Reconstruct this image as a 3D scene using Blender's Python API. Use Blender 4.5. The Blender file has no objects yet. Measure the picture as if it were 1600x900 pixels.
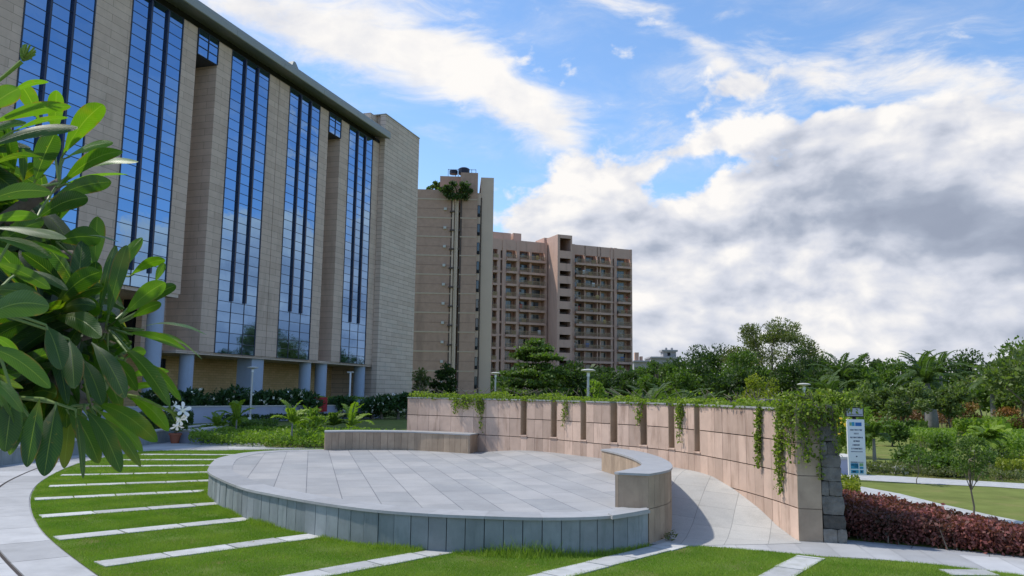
import bpy, math, random
import numpy as np
from mathutils import Vector, Matrix
from mathutils.geometry import delaunay_2d_cdt

S = bpy.context.scene
COL = S.collection
PI = math.pi
R = math.radians

# ------------------------------------------------------------------ camera
EYE = 2.0
FOC, HOR, ROLL = 1260.0, 613.0, R(0.8)          # focal length in px of a 1600 px wide frame
PITCH = math.atan((HOR - 450) / FOC)
cp, sp = math.cos(PITCH), math.sin(PITCH)
cr, sr = math.cos(ROLL), math.sin(ROLL)
cam_d = bpy.data.cameras.new('camera'); cam = bpy.data.objects.new('camera', cam_d); COL.objects.link(cam)
cam_d.sensor_width = 36; cam_d.lens = FOC / 1600 * 36
cam_d.clip_start = 0.05; cam_d.clip_end = 6000
Rv, Uv, Fv = Vector((1, 0, 0)), Vector((0, -sp, cp)), Vector((0, cp, sp))
right = cr * Rv + sr * Uv; up = -sr * Rv + cr * Uv
m = Matrix((right, up, -Fv)).transposed().to_4x4(); m.translation = Vector((0, 0, EYE))
cam.matrix_world = m
S.camera = cam

# ------------------------------------------------------------------ light, sky, exposure
SUN_TO = Vector((-0.95, 0.28, 0)).normalized()
SUN_EL = R(57)
SUN_DIR = Vector((SUN_TO.x * math.cos(SUN_EL), SUN_TO.y * math.cos(SUN_EL), math.sin(SUN_EL)))
sl = bpy.data.lights.new('sun', 'SUN'); sl.energy = 2.1; sl.angle = R(1.6); sl.color = (1.0, 0.95, 0.87)
so = bpy.data.objects.new('sun', sl); COL.objects.link(so)
so.rotation_euler = SUN_DIR.to_track_quat('Z', 'Y').to_euler()
S.view_settings.view_transform = 'Standard'; S.view_settings.look = 'None'
S.view_settings.exposure = 0.88; S.view_settings.gamma = 1
S.render.engine = 'CYCLES'

def ray(x, y):
    """direction through a point of the photograph (used to take measurements)"""
    dx, dy = x - 800, y - 450
    X = dx * cr + dy * sr; Y = -dx * sr + dy * cr
    u, v = X / FOC, -Y / FOC
    return Vector((u, cp - v * sp, sp + v * cp))
def g(x, y, z=0.0):
    d = ray(x, y); t = (z - EYE) / d.z
    return Vector((d.x * t, d.y * t, z))
def atd(x, y, D):
    d = ray(x, y); t = D / d.y
    return Vector((d.x * t, D, EYE + d.z * t))
def xy(v): return (v.x, v.y)

class NT:
    """tiny helper round a node tree"""
    def __init__(s, nt): s.nt = nt; s.n = nt.nodes; s.l = nt.links
    def node(s, t, **kw):
        n = s.n.new(t)
        for k, v in kw.items(): setattr(n, k, v)
        return n
    def put(s, sock, v):
        if isinstance(v, bpy.types.NodeSocket): s.l.new(v, sock)
        elif v is not None: sock.default_value = v
    def math(s, op, a, b=None, c=None, clamp=False):
        n = s.node('ShaderNodeMath', operation=op); n.use_clamp = clamp
        s.put(n.inputs[0], a)
        if b is not None: s.put(n.inputs[1], b)
        if c is not None: s.put(n.inputs[2], c)
        return n.outputs[0]
    def vmath(s, op, a, b=None, out=0):
        n = s.node('ShaderNodeVectorMath', operation=op); s.put(n.inputs[0], a)
        if b is not None:
            if op == 'SCALE': s.put(n.inputs[3], b)
            else: s.put(n.inputs[1], b)
        return n.outputs[out]
    def noise(s, vec, scale, detail=4, rough=0.5, dist=0.0, col=False):
        n = s.node('ShaderNodeTexNoise'); s.put(n.inputs['Vector'], vec)
        n.inputs['Scale'].default_value = scale; n.inputs['Detail'].default_value = detail
        n.inputs['Roughness'].default_value = rough; n.inputs['Distortion'].default_value = dist
        return n.outputs[1 if col else 0]
    def ramp(s, f, a, b, smooth=True):
        n = s.node('ShaderNodeMapRange'); n.interpolation_type = 'SMOOTHSTEP' if smooth else 'LINEAR'
        s.put(n.inputs[0], f); n.inputs[1].default_value = a; n.inputs[2].default_value = b
        return n.outputs[0]
    def mix(s, f, a, b, mode='MIX'):
        n = s.node('ShaderNodeMix', data_type='RGBA', blend_type=mode)
        s.put(n.inputs[0], f); s.put(n.inputs[6], c4(a)); s.put(n.inputs[7], c4(b))
        return n.outputs[2]
def c4(c):
    if isinstance(c, (tuple, list)) and len(c) == 3: return (*c, 1)
    return c

world = bpy.data.worlds.new('World'); S.world = world; world.use_nodes = True
W = NT(world.node_tree); W.n.clear()
sky = W.node('ShaderNodeTexSky', sky_type='NISHITA'); sky.sun_disc = False
sky.sun_elevation = SUN_EL; sky.sun_rotation = math.atan2(SUN_TO.x, SUN_TO.y)
sky.air_density = 1.0; sky.dust_density = 0.6; sky.ozone_density = 2.5
tc = W.node('ShaderNodeTexCoord').outputs['Generated']
d0 = W.vmath('NORMALIZE', tc)
warp = W.vmath('SUBTRACT', W.noise(d0, 2.6, 5, 0.5, col=True), (0.5, 0.5, 0.5))
dw = W.vmath('ADD', d0, W.vmath('SCALE', warp, 0.09))
def blob(px, py, rx, ry, rot, w):
    """a cloud bank: its direction, angular half sizes (px of the 1600 frame), tilt and weight"""
    c = ray(px, py).normalized()
    e = R(rot)
    a = (ray(px + 10 * math.cos(e), py + 10 * math.sin(e)) - ray(px, py)); a -= c * a.dot(c); a.normalize()
    b = c.cross(a)
    q1 = W.math('MULTIPLY', W.vmath('DOT_PRODUCT', dw, tuple(a), out=1), FOC / rx)
    q2 = W.math('MULTIPLY', W.vmath('DOT_PRODUCT', dw, tuple(b), out=1), FOC / ry)
    q = W.math('ADD', W.math('MULTIPLY', q1, q1), W.math('MULTIPLY', q2, q2))
    e_ = W.math('POWER', 2.718, W.math('MULTIPLY', q, -1.0))
    front = W.math('GREATER_THAN', W.vmath('DOT_PRODUCT', d0, tuple(c), out=1), 0.0)
    return W.math('MULTIPLY', W.math('MULTIPLY', e_, front), w)
def total(lst):
    t = None
    for x in lst: t = x if t is None else W.math('ADD', t, x)
    return t
# thin high streaks (feathery) and heaped low clouds, each bank at its bearing and height
WISPS = [(1270, 200, 230, 60, 0, .45), (1060, 330, 160, 40, 0, .5), (1450, 150, 200, 40, 8, .5), (430, 20, 150, 50, 14, .95), (560, 60, 170, 52, 18, 1.0), (700, 110, 150, 42, 26, 1.0), (810, 165, 100, 38, 42, 1.0), (870, 215, 60, 36, 60, .8), (690, 190, 110, 14, -14, .55),
         (880, 8, 260, 14, 4, .55), (1010, 40, 150, 18, 24, .55), (1100, 80, 110, 16, 34, .5), (1330, 105, 190, 30, 8, .5), (1530, 140, 130, 36, 14, .45), (1580, 60, 60, 24, 40, .35),
         (620, 230, 120, 40, 0, .35), (1250, 40, 120, 14, 10, .25), (-250, 200, 300, 160, 0, .4), (2100, 150, 260, 60, -10, .4)]
HEAPS = [(885, 262, 60, 46, -20, 1.0), (960, 285, 78, 34, -22, .95), (968, 196, 34, 20, -20, .8), (850, 320, 90, 34, 0, 1.0), (930, 335, 120, 26, 0, .8),
         (1200, 118, 120, 26, -10, .62), (1110, 160, 80, 14, -22, .50), (1120, 210, 90, 16, -18, .70), (1230, 205, 110, 26, -8, .62), (1035, 232, 40, 10, 0, .5),
         (1390, 215, 90, 34, 8, 1.0), (1350, 265, 120, 40, 0, 1.0), (1500, 250, 150, 56, 6, .9), (1150, 305, 100, 26, -20, 1.0), (1430, 350, 260, 80, 8, 1.3), (1180, 375, 190, 45, -4, 1.0),
         (1010, 400, 150, 50, 0, 1.0), (1250, 470, 420, 70, 0, 1.1), (900, 420, 220, 70, 0, .9), (700, 480, 260, 90, 0, .7), (1650, 240, 120, 100, 0, .8), (1550, 470, 260, 90, 0, 1.0), (1010, 165, 70, 34, -20, -.6), (1090, 258, 80, 16, -12, -.7), (1300, 160, 90, 14, 0, -.35),
         (2150, 470, 420, 110, 0, 1.0), (2700, 420, 600, 160, 0, .9), (-600, 420, 600, 160, 0, .8)]
DARKS = [(1420, 325, 140, 46, 14, .70), (1520, 365, 110, 34, 14, .5), (1620, 390, 130, 40, 12, .7), (1330, 350, 120, 40, 10, .35), (1290, 275, 90, 30, 10, .20), (1080, 430, 130, 16, 4, .25), (1370, 395, 130, 20, 10, .30),
         (1300, 510, 300, 16, 2, .28), (930, 335, 90, 14, -6, .22), (1180, 345, 110, 14, -4, .18), (1500, 480, 220, 14, 3, .22), (2150, 470, 300, 70, 0, .6), (700, 520, 300, 40, 0, .2)]
wis = total([blob(*b) for b in WISPS]); heap = total([blob(*b) for b in HEAPS]); dark = total([blob(*b) for b in DARKS])
sep = W.node('ShaderNodeSeparateXYZ'); W.put(sep.inputs[0], d0)
low = W.ramp(sep.outputs[2], 0.20, 0.03)                 # the cover closes towards the horizon
def bil(scale, vec):                                     # billowy noise: rounded bumps
    n = W.noise(vec, scale, 10, 0.50); return n
flat = W.vmath('MULTIPLY', dw, (1, 1, 1.7))
n1 = bil(5.0, flat); n1b = bil(5.0, W.vmath('ADD', flat, tuple(SUN_DIR * 0.030)))
n3 = W.noise(W.vmath('MULTIPLY', dw, (1, 1, 1.7)), 20.0, 11, 0.62, 0.15)
# feathery field: stretched along the wind, which runs from upper left to lower right
st = W.node('ShaderNodeMapping'); W.put(st.inputs[0], dw); st.inputs['Rotation'].default_value = (0, R(28), 0); st.inputs['Scale'].default_value = (5, 5, 16)
nw = W.noise(st.outputs[0], 1.6, 9, 0.62, 0.4)
n13 = W.math('ADD', W.math('MULTIPLY', W.math('SUBTRACT', n1, 0.5), 2.3), W.math('MULTIPLY', W.math('SUBTRACT', n3, 0.5), 1.25))
c_h = W.ramp(W.math('ADD', W.math('ADD', W.math('MULTIPLY', heap, .62), W.math('MULTIPLY', low, .58)), n13), 0.33, 0.68)
c_w = W.ramp(W.math('ADD', W.math('MULTIPLY', wis, .75), W.math('MULTIPLY', W.math('SUBTRACT', nw, 0.5), 3.0)), 0.05, 1.25)
veil = W.math('MULTIPLY', W.ramp(nw, 0.40, 0.85), 0.35)
c_w = W.math('MAXIMUM', c_w, veil)
cov = W.math('SUBTRACT', 1.0, W.math('MULTIPLY', W.math('SUBTRACT', 1.0, c_h), W.math('SUBTRACT', 1.0, c_w)), clamp=True)
relief = W.math('MULTIPLY', W.math('SUBTRACT', n1, n1b), 2.4)
shade = W.math('ADD', 0.78, W.math('MULTIPLY', relief, c_h))
shade = W.math('ADD', shade, W.math('MULTIPLY', W.math('SUBTRACT', n3, 0.5), 0.45))
shade = W.math('ADD', shade, W.math('MULTIPLY', W.math('SUBTRACT', n1, 0.5), 0.65))
shade = W.math('SUBTRACT', shade, W.math('MULTIPLY', dark, W.math('MULTIPLY_ADD', n1, .60, .18)))
shade = W.math('MAXIMUM', W.math('ADD', shade, W.math('MULTIPLY', W.math('SUBTRACT', 1.0, c_h), 0.12)), W.math('MULTIPLY', n3, 0.22), clamp=True)
cr_n = W.node('ShaderNodeValToRGB'); W.put(cr_n.inputs[0], shade)
el = cr_n.color_ramp.elements
el[0].position = 0.0; el[0].color = (0.30, 0.345, 0.45, 1)
el[1].position = 1.0; el[1].color = (1.0, 0.975, 0.95, 1)
e = el.new(0.35); e.color = (0.42, 0.47, 0.58, 1)
e = el.new(0.65); e.color = (0.68, 0.71, 0.80, 1)
CLOUD_GAIN = 5.4
cloud = W.vmath('SCALE', cr_n.outputs[0], CLOUD_GAIN)
skyc = W.mix(1.0, sky.outputs[0], (0.94, 1.08, 1.18), 'MULTIPLY')
fin = W.mix(cov, skyc, cloud)
bg = W.node('ShaderNodeBackground'); W.put(bg.inputs[0], fin); bg.inputs[1].default_value = 0.10
wo = W.node('ShaderNodeOutputWorld'); W.l.new(bg.outputs[0], wo.inputs[0])
world.cycles.sampling_method = 'MANUAL'; world.cycles.sample_map_resolution = 512

# ------------------------------------------------------------------ materials
def mat(name, base, rough=0.8, spec=0.3, metal=0.0, vary=0.12, scale=3.0, bump=0.0, bscale=40, tone=True, translu=0.0, base2=None, dirt=None):
    """procedural surface: base colour, per-face tone, noise variation, optional bump"""
    mt = bpy.data.materials.new(name); mt.use_nodes = True
    N = NT(mt.node_tree); N.n.clear()
    out = N.node('ShaderNodeOutputMaterial'); P = N.node('ShaderNodeBsdfPrincipled')
    co = N.node('ShaderNodeTexCoord').outputs['Object']
    c = c4(base)
    if base2 is not None:
        a = N.node('ShaderNodeAttribute', attribute_name='tone')
        c = N.mix(a.outputs['Fac'], base, base2)
    n = N.noise(co, scale, 5, 0.6)
    f = N.math('MULTIPLY_ADD', N.math('SUBTRACT', n, 0.5), vary * 4, 1.0)
    if tone and base2 is None:
        a = N.node('ShaderNodeAttribute', attribute_name='tone')
        f = N.math('MULTIPLY', f, N.math('ADD', a.outputs['Fac'], 0.5))
    cc = N.vmath('SCALE', c if not isinstance(c, tuple) else c[:3], f)
    if dirt:
        dn = N.ramp(N.noise(N.vmath('MULTIPLY', co, dirt[1]), dirt[2], 6, 0.65), 0.5, 0.72)
        cc = N.mix(N.math('MULTIPLY', dn, dirt[3]), cc, dirt[0])
    N.put(P.inputs['Base Color'], cc)
    P.inputs['Roughness'].default_value = rough; P.inputs['Specular IOR Level'].default_value = spec
    P.inputs['Metallic'].default_value = metal
    if bump:
        b = N.node('ShaderNodeBump'); b.inputs['Strength'].default_value = bump; b.inputs['Distance'].default_value = 0.02
        N.put(b.inputs['Height'], N.noise(co, bscale, 4, 0.6)); N.l.new(b.outputs[0], P.inputs['Normal'])
    if translu:
        T = N.node('ShaderNodeBsdfTranslucent')
        N.put(T.inputs[0], N.mix(1.0, cc, (1.75, 2.1, 0.55), 'MULTIPLY'))
        mx = N.node('ShaderNodeMixShader'); mx.inputs[0].default_value = translu
        N.l.new(P.outputs[0], mx.inputs[1]); N.l.new(T.outputs[0], mx.inputs[2]); N.l.new(mx.outputs[0], out.inputs[0])
    else: N.l.new(P.outputs[0], out.inputs[0])
    return mt

def brick_mat(name, c1, c2, mortar, bw, rh, ms=0.012, rough=0.8, flatxy=False, rot=0.0, offset=0.5, vary=0.1, stain=None, spec=0.25, bias=0.0, bump=0.25, smear=1.0):
    mt = bpy.data.materials.new(name); mt.use_nodes = True
    N = NT(mt.node_tree); P = N.n['Principled BSDF']
    co = N.node('ShaderNodeTexCoord').outputs['Object']
    if flatxy:
        mp = N.node('ShaderNodeMapping'); N.put(mp.inputs[0], co); mp.inputs['Rotation'].default_value = (0, 0, rot); v = mp.outputs[0]
    else:
        s_ = N.node('ShaderNodeSeparateXYZ'); N.put(s_.inputs[0], co)
        cb = N.node('ShaderNodeCombineXYZ')
        N.put(cb.inputs[0], N.math('ADD', s_.outputs[0], s_.outputs[1])); N.put(cb.inputs[1], s_.outputs[2]); v = cb.outputs[0]
    br = N.node('ShaderNodeTexBrick'); N.put(br.inputs['Vector'], v)
    br.offset = offset; br.offset_frequency = 2; br.squash = 1
    br.inputs['Color1'].default_value = c4(c1); br.inputs['Color2'].default_value = c4(c2); br.inputs['Mortar'].default_value = c4(mortar)
    br.inputs['Scale'].default_value = 1; br.inputs['Mortar Size'].default_value = ms; br.inputs['Mortar Smooth'].default_value = 0.1
    br.inputs['Bias'].default_value = bias; br.inputs['Brick Width'].default_value = bw; br.inputs['Row Height'].default_value = rh
    n = N.noise(co, 1.3, 6, 0.65)
    n3 = N.noise(co, 60, 2, 0.6)
    f = N.math('MULTIPLY_ADD', N.math('SUBTRACT', n, 0.5), vary * 4, 1.0)
    f = N.math('ADD', f, N.math('MULTIPLY', N.math('SUBTRACT', n3, 0.5), 0.35 * smear))
    cc = N.vmath('SCALE', br.outputs['Color'], f)
    if stain:
        dn = N.ramp(N.noise(N.vmath('MULTIPLY', co, stain[1]), stain[2], 6, 0.65), 0.48, 0.75)
        cc = N.mix(N.math('MULTIPLY', dn, stain[3]), cc, stain[0])
    N.put(P.inputs['Base Color'], cc)
    P.inputs['Roughness'].default_value = rough; P.inputs['Specular IOR Level'].default_value = spec
    b = N.node('ShaderNodeBump'); b.inputs['Strength'].default_value = bump; b.inputs['Distance'].default_value = 0.02
    N.put(b.inputs['Height'], N.math('SUBTRACT', N.math('MULTIPLY', n3, 0.2), br.outputs['Fac'])); N.l.new(b.outputs[0], P.inputs['Normal'])
    return mt

M = {}
M['facade'] = brick_mat('beige_stone_cladding', (.64, .49, .395), (.56, .42, .335), (.30, .225, .175), 2.6, .5, .013, stain=((.25, .20, .15), (.3, .3, .06), 3, .35))
M['tower'] = brick_mat('pale_stone_cladding', (.64, .51, .42), (.53, .41, .33), (.27, .20, .16), 2.4, .44, .02, bias=-.25, stain=((.52, .47, .40), (.15, .15, 1), 2, .5))
M['tanstone'] = brick_mat('tan_sandstone', (.72, .50, .27), (.62, .42, .21), (.40, .26, .13), .6, .2, .01)
M['column'] = mat('painted_column', (.36, .43, .56), .5, vary=.04, dirt=((.25, .27, .32), (1, 1, .2), 1.5, .3))
M['roof'] = mat('grey_roof_sheet', (.30, .30, .27), .45, metal=.2, vary=.05, scale=.5)
M['darkband'] = mat('dark_louvre', (.03, .03, .035), .6)
M['fin'] = mat('dark_blue_fin', (.022, .028, .06), .35, spec=.5)
M['frame'] = mat('window_frame_grey', (.035, .045, .07), .4)
M['dark'] = mat('dark_interior', (.015, .016, .02), .7)
def glass():
    mt = bpy.data.materials.new('blue_mirror_glass'); mt.use_nodes = True
    N = NT(mt.node_tree); P = N.n['Principled BSDF']
    a = N.node('ShaderNodeAttribute', attribute_name='tone')
    N.put(P.inputs['Base Color'], N.mix(a.outputs['Fac'], (.16, .28, .46), (.22, .36, .56)))
    P.inputs['Metallic'].default_value = 1.0; P.inputs['Roughness'].default_value = 0.03
    co = N.node('ShaderNodeTexCoord').outputs['Object']
    b = N.node('ShaderNodeBump'); b.inputs['Strength'].default_value = .12; b.inputs['Distance'].default_value = .02
    N.put(b.inputs['Height'], N.noise(co, 1.2, 2, .5)); N.l.new(b.outputs[0], P.inputs['Normal'])
    return mt
M['glass'] = glass()
M['winglass'] = mat('house_window_glass', (.06, .08, .10), .08, spec=.8)
M['granite'] = mat('grey_granite_slab', (.40, .40, .40), .6, vary=.12, scale=2.5, bump=.1, dirt=((.27, .27, .27), (1, 1, 1), 1.1, .5))
M['strip'] = mat('pale_granite_strip', (.43, .43, .42), .65, vary=.16, scale=5, bump=.1, dirt=((.30, .31, .26), (1, 1, 1), 3.0, .5))
M['coping'] = mat('grey_granite_coping', (.335, .335, .335), .5, vary=.1, scale=6)
M['fascia'] = mat('blue_grey_granite', (.245, .270, .275), .65, vary=.16, scale=4, bump=.1, dirt=((.10, .13, .13), (3, 3, .6), 2.0, .5))
M['stagepave'] = brick_mat('granite_stage_paving', (.38, .37, .36), (.295, .297, .298), (.16, .16, .165), 1.05, .50, .007, flatxy=True, rot=R(-103.8), offset=.37, vary=.14, rough=.55, stain=((.46, .45, .42), (1, .6, 1), 1.2, .45), smear=1.0)
M['plazapave'] = brick_mat('plaza_paving_slabs', (.34, .345, .36), (.28, .29, .305), (.14, .145, .15), 1.2, .9, .008, flatxy=True, rot=R(-60), offset=.5, vary=.14, rough=.6)
M['ramp'] = brick_mat('speckled_ramp_paving', (.46, .45, .42), (.40, .395, .375), (.24, .24, .225), .75, .55, .005, flatxy=True, rot=R(-70), offset=.3, vary=.22, rough=.6, stain=((.29, .29, .28), (1, 1, 1), 2.6, .6), smear=1.4)
M['sand'] = mat('pink_sandstone', (.55, .40, .315), .8, spec=.15, vary=.12, scale=3.5, bump=.12, bscale=60, dirt=((.27, .17, .125), (2.2, 2.2, .45), 2.0, .6))
M['sandseat'] = mat('bench_sandstone', (.40, .30, .215), .8, spec=.15, vary=.16, scale=4, bump=.12, bscale=60, dirt=((.22, .15, .11), (2.5, 2.5, .7), 2.4, .35))
M['joint'] = mat('dark_joint', (.06, .05, .045), .9)
M['rubble'] = mat('rubble_stone', (.14, .13, .115), .9, vary=.35, scale=9, bump=1.0, bscale=22)
M['soil'] = mat('soil', (.09, .065, .045), .95, vary=.2)
M['turf'] = mat('lawn_turf', (.10, .145, .030), .95, spec=.05, vary=.22, scale=2.3, tone=False, dirt=((.17, .14, .06), (1, 1, 1), 1.6, .8))
M['turf2'] = mat('park_turf', (.15, .18, .05), .95, spec=.05, vary=.22, scale=1.4, tone=False, dirt=((.24, .21, .085), (1, 1, 1), .6, .9), bump=.5, bscale=30)
M['blade'] = mat('grass_blades', (.125, .24, .018), .6, spec=.2, vary=.12, scale=.9, base2=(.33, .39, .08), translu=.25)
M['render'] = mat('lavender_grey_render', (.37, .385, .50), .85, vary=.06, scale=1, dirt=((.22, .22, .23), (1, 1, .3), 1, .4))
M['concrete'] = mat('pale_concrete', (.50, .49, .46), .85, vary=.1)
M['pole'] = mat('galvanised_steel', (.42, .44, .46), .4, metal=.5, vary=.05)
M['black'] = mat('black_metal', (.02, .02, .022), .4)
M['white'] = mat('white_panel', (.75, .77, .82), .4, vary=.02, tone=True)
M['terracotta'] = mat('terracotta', (.36, .12, .07), .8)
M['red'] = mat('red_paint', (.35, .02, .03), .4)
M['aptwall'] = mat('pinkish_plaster', (.53, .35, .275), .9, vary=.06, scale=.4, dirt=((.22, .15, .12), (1, 1, .15), .8, .4))
M['aptlight'] = mat('cream_plaster', (.55, .42, .33), .9, vary=.05, scale=.3, dirt=((.30, .24, .19), (1, 1, .1), .6, .4))
M['aptgrit'] = mat('grit_plaster', (.41, .27, .205), .95, vary=.12, scale=1.5, dirt=((.22, .15, .115), (1, 1, .2), .3, .6))
M['aptgroove'] = mat('pale_groove', (.47, .37, .28), .9, vary=.05)
M['apttrim'] = mat('ochre_railing', (.36, .26, .15), .8, vary=.1)
M['aptdark'] = mat('shade_and_dark_trim', (.10, .075, .065), .9)  # colour of the painted shade boxes and strips, also of plain dark parts
M['tank'] = mat('black_tank', (.012, .014, .03), .4)
M['farwhite'] = mat('far_white_plaster', (.36, .35, .35), .9)
M['bark'] = mat('grey_bark', (.17, .14, .11), .95, vary=.2, scale=8, bump=.4)
M['palmbark'] = mat('palm_trunk', (.24, .23, .22), .9, vary=.15, scale=6)
def leafm(name, a, b, tr=.30, rough=.55, spec=.3): return mat(name, a, rough, spec=spec, vary=.06, scale=.6, base2=b, translu=tr)
M['lf_dark'] = leafm('dark_foliage', (.020, .044, .012), (.065, .105, .028))
M['lf_mid'] = leafm('mid_foliage', (.042, .082, .018), (.125, .19, .040))
M['lf_olive'] = leafm('olive_foliage', (.070, .085, .030), (.17, .19, .075))
M['lf_grey'] = leafm('grey_green_foliage', (.070, .105, .036), (.18, .23, .08))
M['lf_bright'] = leafm('bright_foliage', (.085, .155, .018), (.25, .34, .050))
M['lf_yellow'] = leafm('yellow_green_foliage', (.11, .15, .015), (.28, .29, .04))
M['lf_palm'] = leafm('palm_foliage', (.034, .066, .022), (.10, .15, .05))
M['lf_plum'] = leafm('plum_foliage', (.036, .034, .022), (.36, .105, .10), .2)
M['lf_brown'] = leafm('russet_foliage', (.10, .050, .028), (.22, .12, .06), .2)
M['lf_orange'] = leafm('orange_bloom', (.09, .13, .03), (.34, .14, .05), .2)
M['lf_ybloom'] = leafm('yellow_bloom', (.55, .38, .02), (.75, .55, .08), .2)
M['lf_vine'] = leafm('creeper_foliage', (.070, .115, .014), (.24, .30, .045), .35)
M['lf_shrub'] = leafm('shrub_foliage', (.018, .050, .018), (.060, .125, .040), .2, .4, .4)
M['petal'] = mat('white_petal', (.80, .80, .76), .5, vary=.02, base2=(.84, .80, .60))

# ------------------------------------------------------------------ object helpers
def tag(o, label=None, cat=None, group=None, kind=None):
    if label: o['label'] = label
    if cat: o['category'] = cat
    if group: o['group'] = group
    if kind: o['kind'] = kind
    return o
def thing(name, label, cat, loc=(0, 0, 0), rz=0.0, group=None):
    o = bpy.data.objects.new(name, None); COL.objects.link(o)
    o.empty_display_size = .2; o.location = loc; o.rotation_euler = (0, 0, rz)
    return tag(o, label, cat, group)

class MB:
    def __init__(s): s.v = []; s.f = []; s.t = []; s.rng = random.Random(7)
    def tone(s, t): return s.rng.random() if t is None else t
    def poly(s, pts, t=.5):
        i = len(s.v); s.v += [tuple(p) for p in pts]; s.f.append(tuple(range(i, i + len(pts)))); s.t.append(s.tone(t))
    def hexa(s, lo, hi, t=.5):
        """prism between two equal rings of points"""
        t = s.tone(t); n = len(lo); i = len(s.v); s.v += [tuple(p) for p in lo] + [tuple(p) for p in hi]
        s.f.append(tuple(range(i + n - 1, i - 1, -1))); s.f.append(tuple(range(i + n, i + 2 * n)))
        for k in range(n):
            l = (k + 1) % n; s.f.append((i + k, i + l, i + n + l, i + n + k))
        s.t += [t] * (n + 2)
    def box(s, x0, x1, y0, y1, z0, z1, t=.5):
        s.hexa([(x0, y0, z0), (x1, y0, z0), (x1, y1, z0), (x0, y1, z0)], [(x0, y0, z1), (x1, y0, z1), (x1, y1, z1), (x0, y1, z1)], t)
    def tube(s, pts, rad, n=8, t=.5, cap=True):
        """tapered tube along a polyline"""
        P = [Vector(p) for p in pts]; base = len(s.v); t = s.tone(t)
        if not hasattr(rad, '__len__'): rad = [rad] * len(P)
        prev = None
        for k, p in enumerate(P):
            d = (P[min(k + 1, len(P) - 1)] - P[max(k - 1, 0)]).normalized()
            if prev is None:
                a = d.orthogonal().normalized()
            else:
                a = (prev - d * prev.dot(d)).normalized()
            prev = a; b = d.cross(a)
            for j in range(n):
                th = 2 * PI * j / n; q = p + (a * math.cos(th) + b * math.sin(th)) * rad[k]
                s.v.append(tuple(q))
        for k in range(len(P) - 1):
            for j in range(n):
                l = (j + 1) % n; s.f.append((base + k * n + j, base + k * n + l, base + (k + 1) * n + l, base + (k + 1) * n + j)); s.t.append(t)
        if cap:
            s.f.append(tuple(base + j for j in reversed(range(n)))); e = base + (len(P) - 1) * n
            s.f.append(tuple(e + j for j in range(n))); s.t += [t, t]
    def lathe(s, c, prof, n=20, t=.5):
        s.tube([(c[0], c[1], c[2] + z + 1e-5 * i) for i, (r, z) in enumerate(prof)], [r for r, z in prof], n, t)
    def build(s, name, m, parent=None, smooth=False):
        me = bpy.data.meshes.new(name); me.from_pydata(s.v, [], s.f); me.update()
        a = me.attributes.new('tone', 'FLOAT', 'FACE'); a.data.foreach_set('value', s.t)
        if smooth: me.polygons.foreach_set('use_smooth', [True] * len(me.polygons))
        return link(name, me, m, parent)
def link(name, me, m, parent=None):
    o = bpy.data.objects.new(name, me); COL.objects.link(o)
    if isinstance(m, str): m = M[m]
    if m and not me.materials: me.materials.append(m)
    if parent: o.parent = parent
    return o
def np_mesh(name, V, nper, tone, m, parent=None):
    """mesh of many separate n-gons: V (F, n, 3)"""
    V = np.asarray(V, np.float32); F = len(V)
    me = bpy.data.meshes.new(name)
    me.vertices.add(F * nper); me.vertices.foreach_set('co', V.reshape(-1))
    me.loops.add(F * nper); me.loops.foreach_set('vertex_index', np.arange(F * nper, dtype=np.int32))
    me.polygons.add(F); me.polygons.foreach_set('loop_start', np.arange(0, F * nper, nper, dtype=np.int32))
    me.polygons.foreach_set('loop_total', np.full(F, nper, np.int32))
    me.update(calc_edges=True)
    a = me.attributes.new('tone', 'FLOAT', 'FACE'); a.data.foreach_set('value', np.clip(tone, 0, 1).astype(np.float32))
    return link(name, me, m, parent)
def struct(o): return tag(o, kind='structure')

def sheet(name, poly, z, m, parent=None):
    """flat polygon (may be concave) at height z"""
    pts = [Vector((p[0], p[1])) for p in poly]; n = len(pts)
    v, e, f, *_ = delaunay_2d_cdt(pts, [(i, (i + 1) % n) for i in range(n)], [], 1, 1e-5)
    b = MB(); b.v = [(p.x, p.y, z) for p in v]; b.f = [tuple(x) for x in f]; b.t = [.5] * len(f)
    return b.build(name, m, parent)
def inside(P, poly):
    """vectorised point in polygon"""
    P = np.asarray(P); x, y = P[:, 0], P[:, 1]; r = np.zeros(len(P), bool); n = len(poly); j = n - 1
    for i in range(n):
        xi, yi = poly[i][0], poly[i][1]; xj, yj = poly[j][0], poly[j][1]
        if yi != yj:
            c = ((yi > y) != (yj > y)) & (x < (xj - xi) * (y - yi) / (yj - yi) + xi); r ^= c
        j = i
    return r
def smooth_line(pts, n=8, closed=False):
    """Catmull-Rom through the points"""
    P = [np.array(p, float) for p in pts]; out = []; N = len(P)
    for i in range(N if closed else N - 1):
        if closed: a, b, c, d = P[i - 1], P[i], P[(i + 1) % N], P[(i + 2) % N]
        else: a, b, c, d = P[max(i - 1, 0)], P[i], P[i + 1], P[min(i + 2, N - 1)]
        for k in range(n):
            t = k / n
            out.append(.5 * ((2 * b) + (-a + c) * t + (2 * a - 5 * b + 4 * c - d) * t * t + (-a + 3 * b - 3 * c + d) * t ** 3))
    if not closed: out.append(P[-1])
    return out
def resample(pts, step):
    P = np.array([p[:2] for p in pts], float); L = np.r_[0, np.cumsum(np.hypot(*np.diff(P, axis=0).T))]
    n = max(2, int(round(L[-1] / step)) + 1); s = np.linspace(0, L[-1], n)
    return np.c_[np.interp(s, L, P[:, 0]), np.interp(s, L, P[:, 1])]
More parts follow.
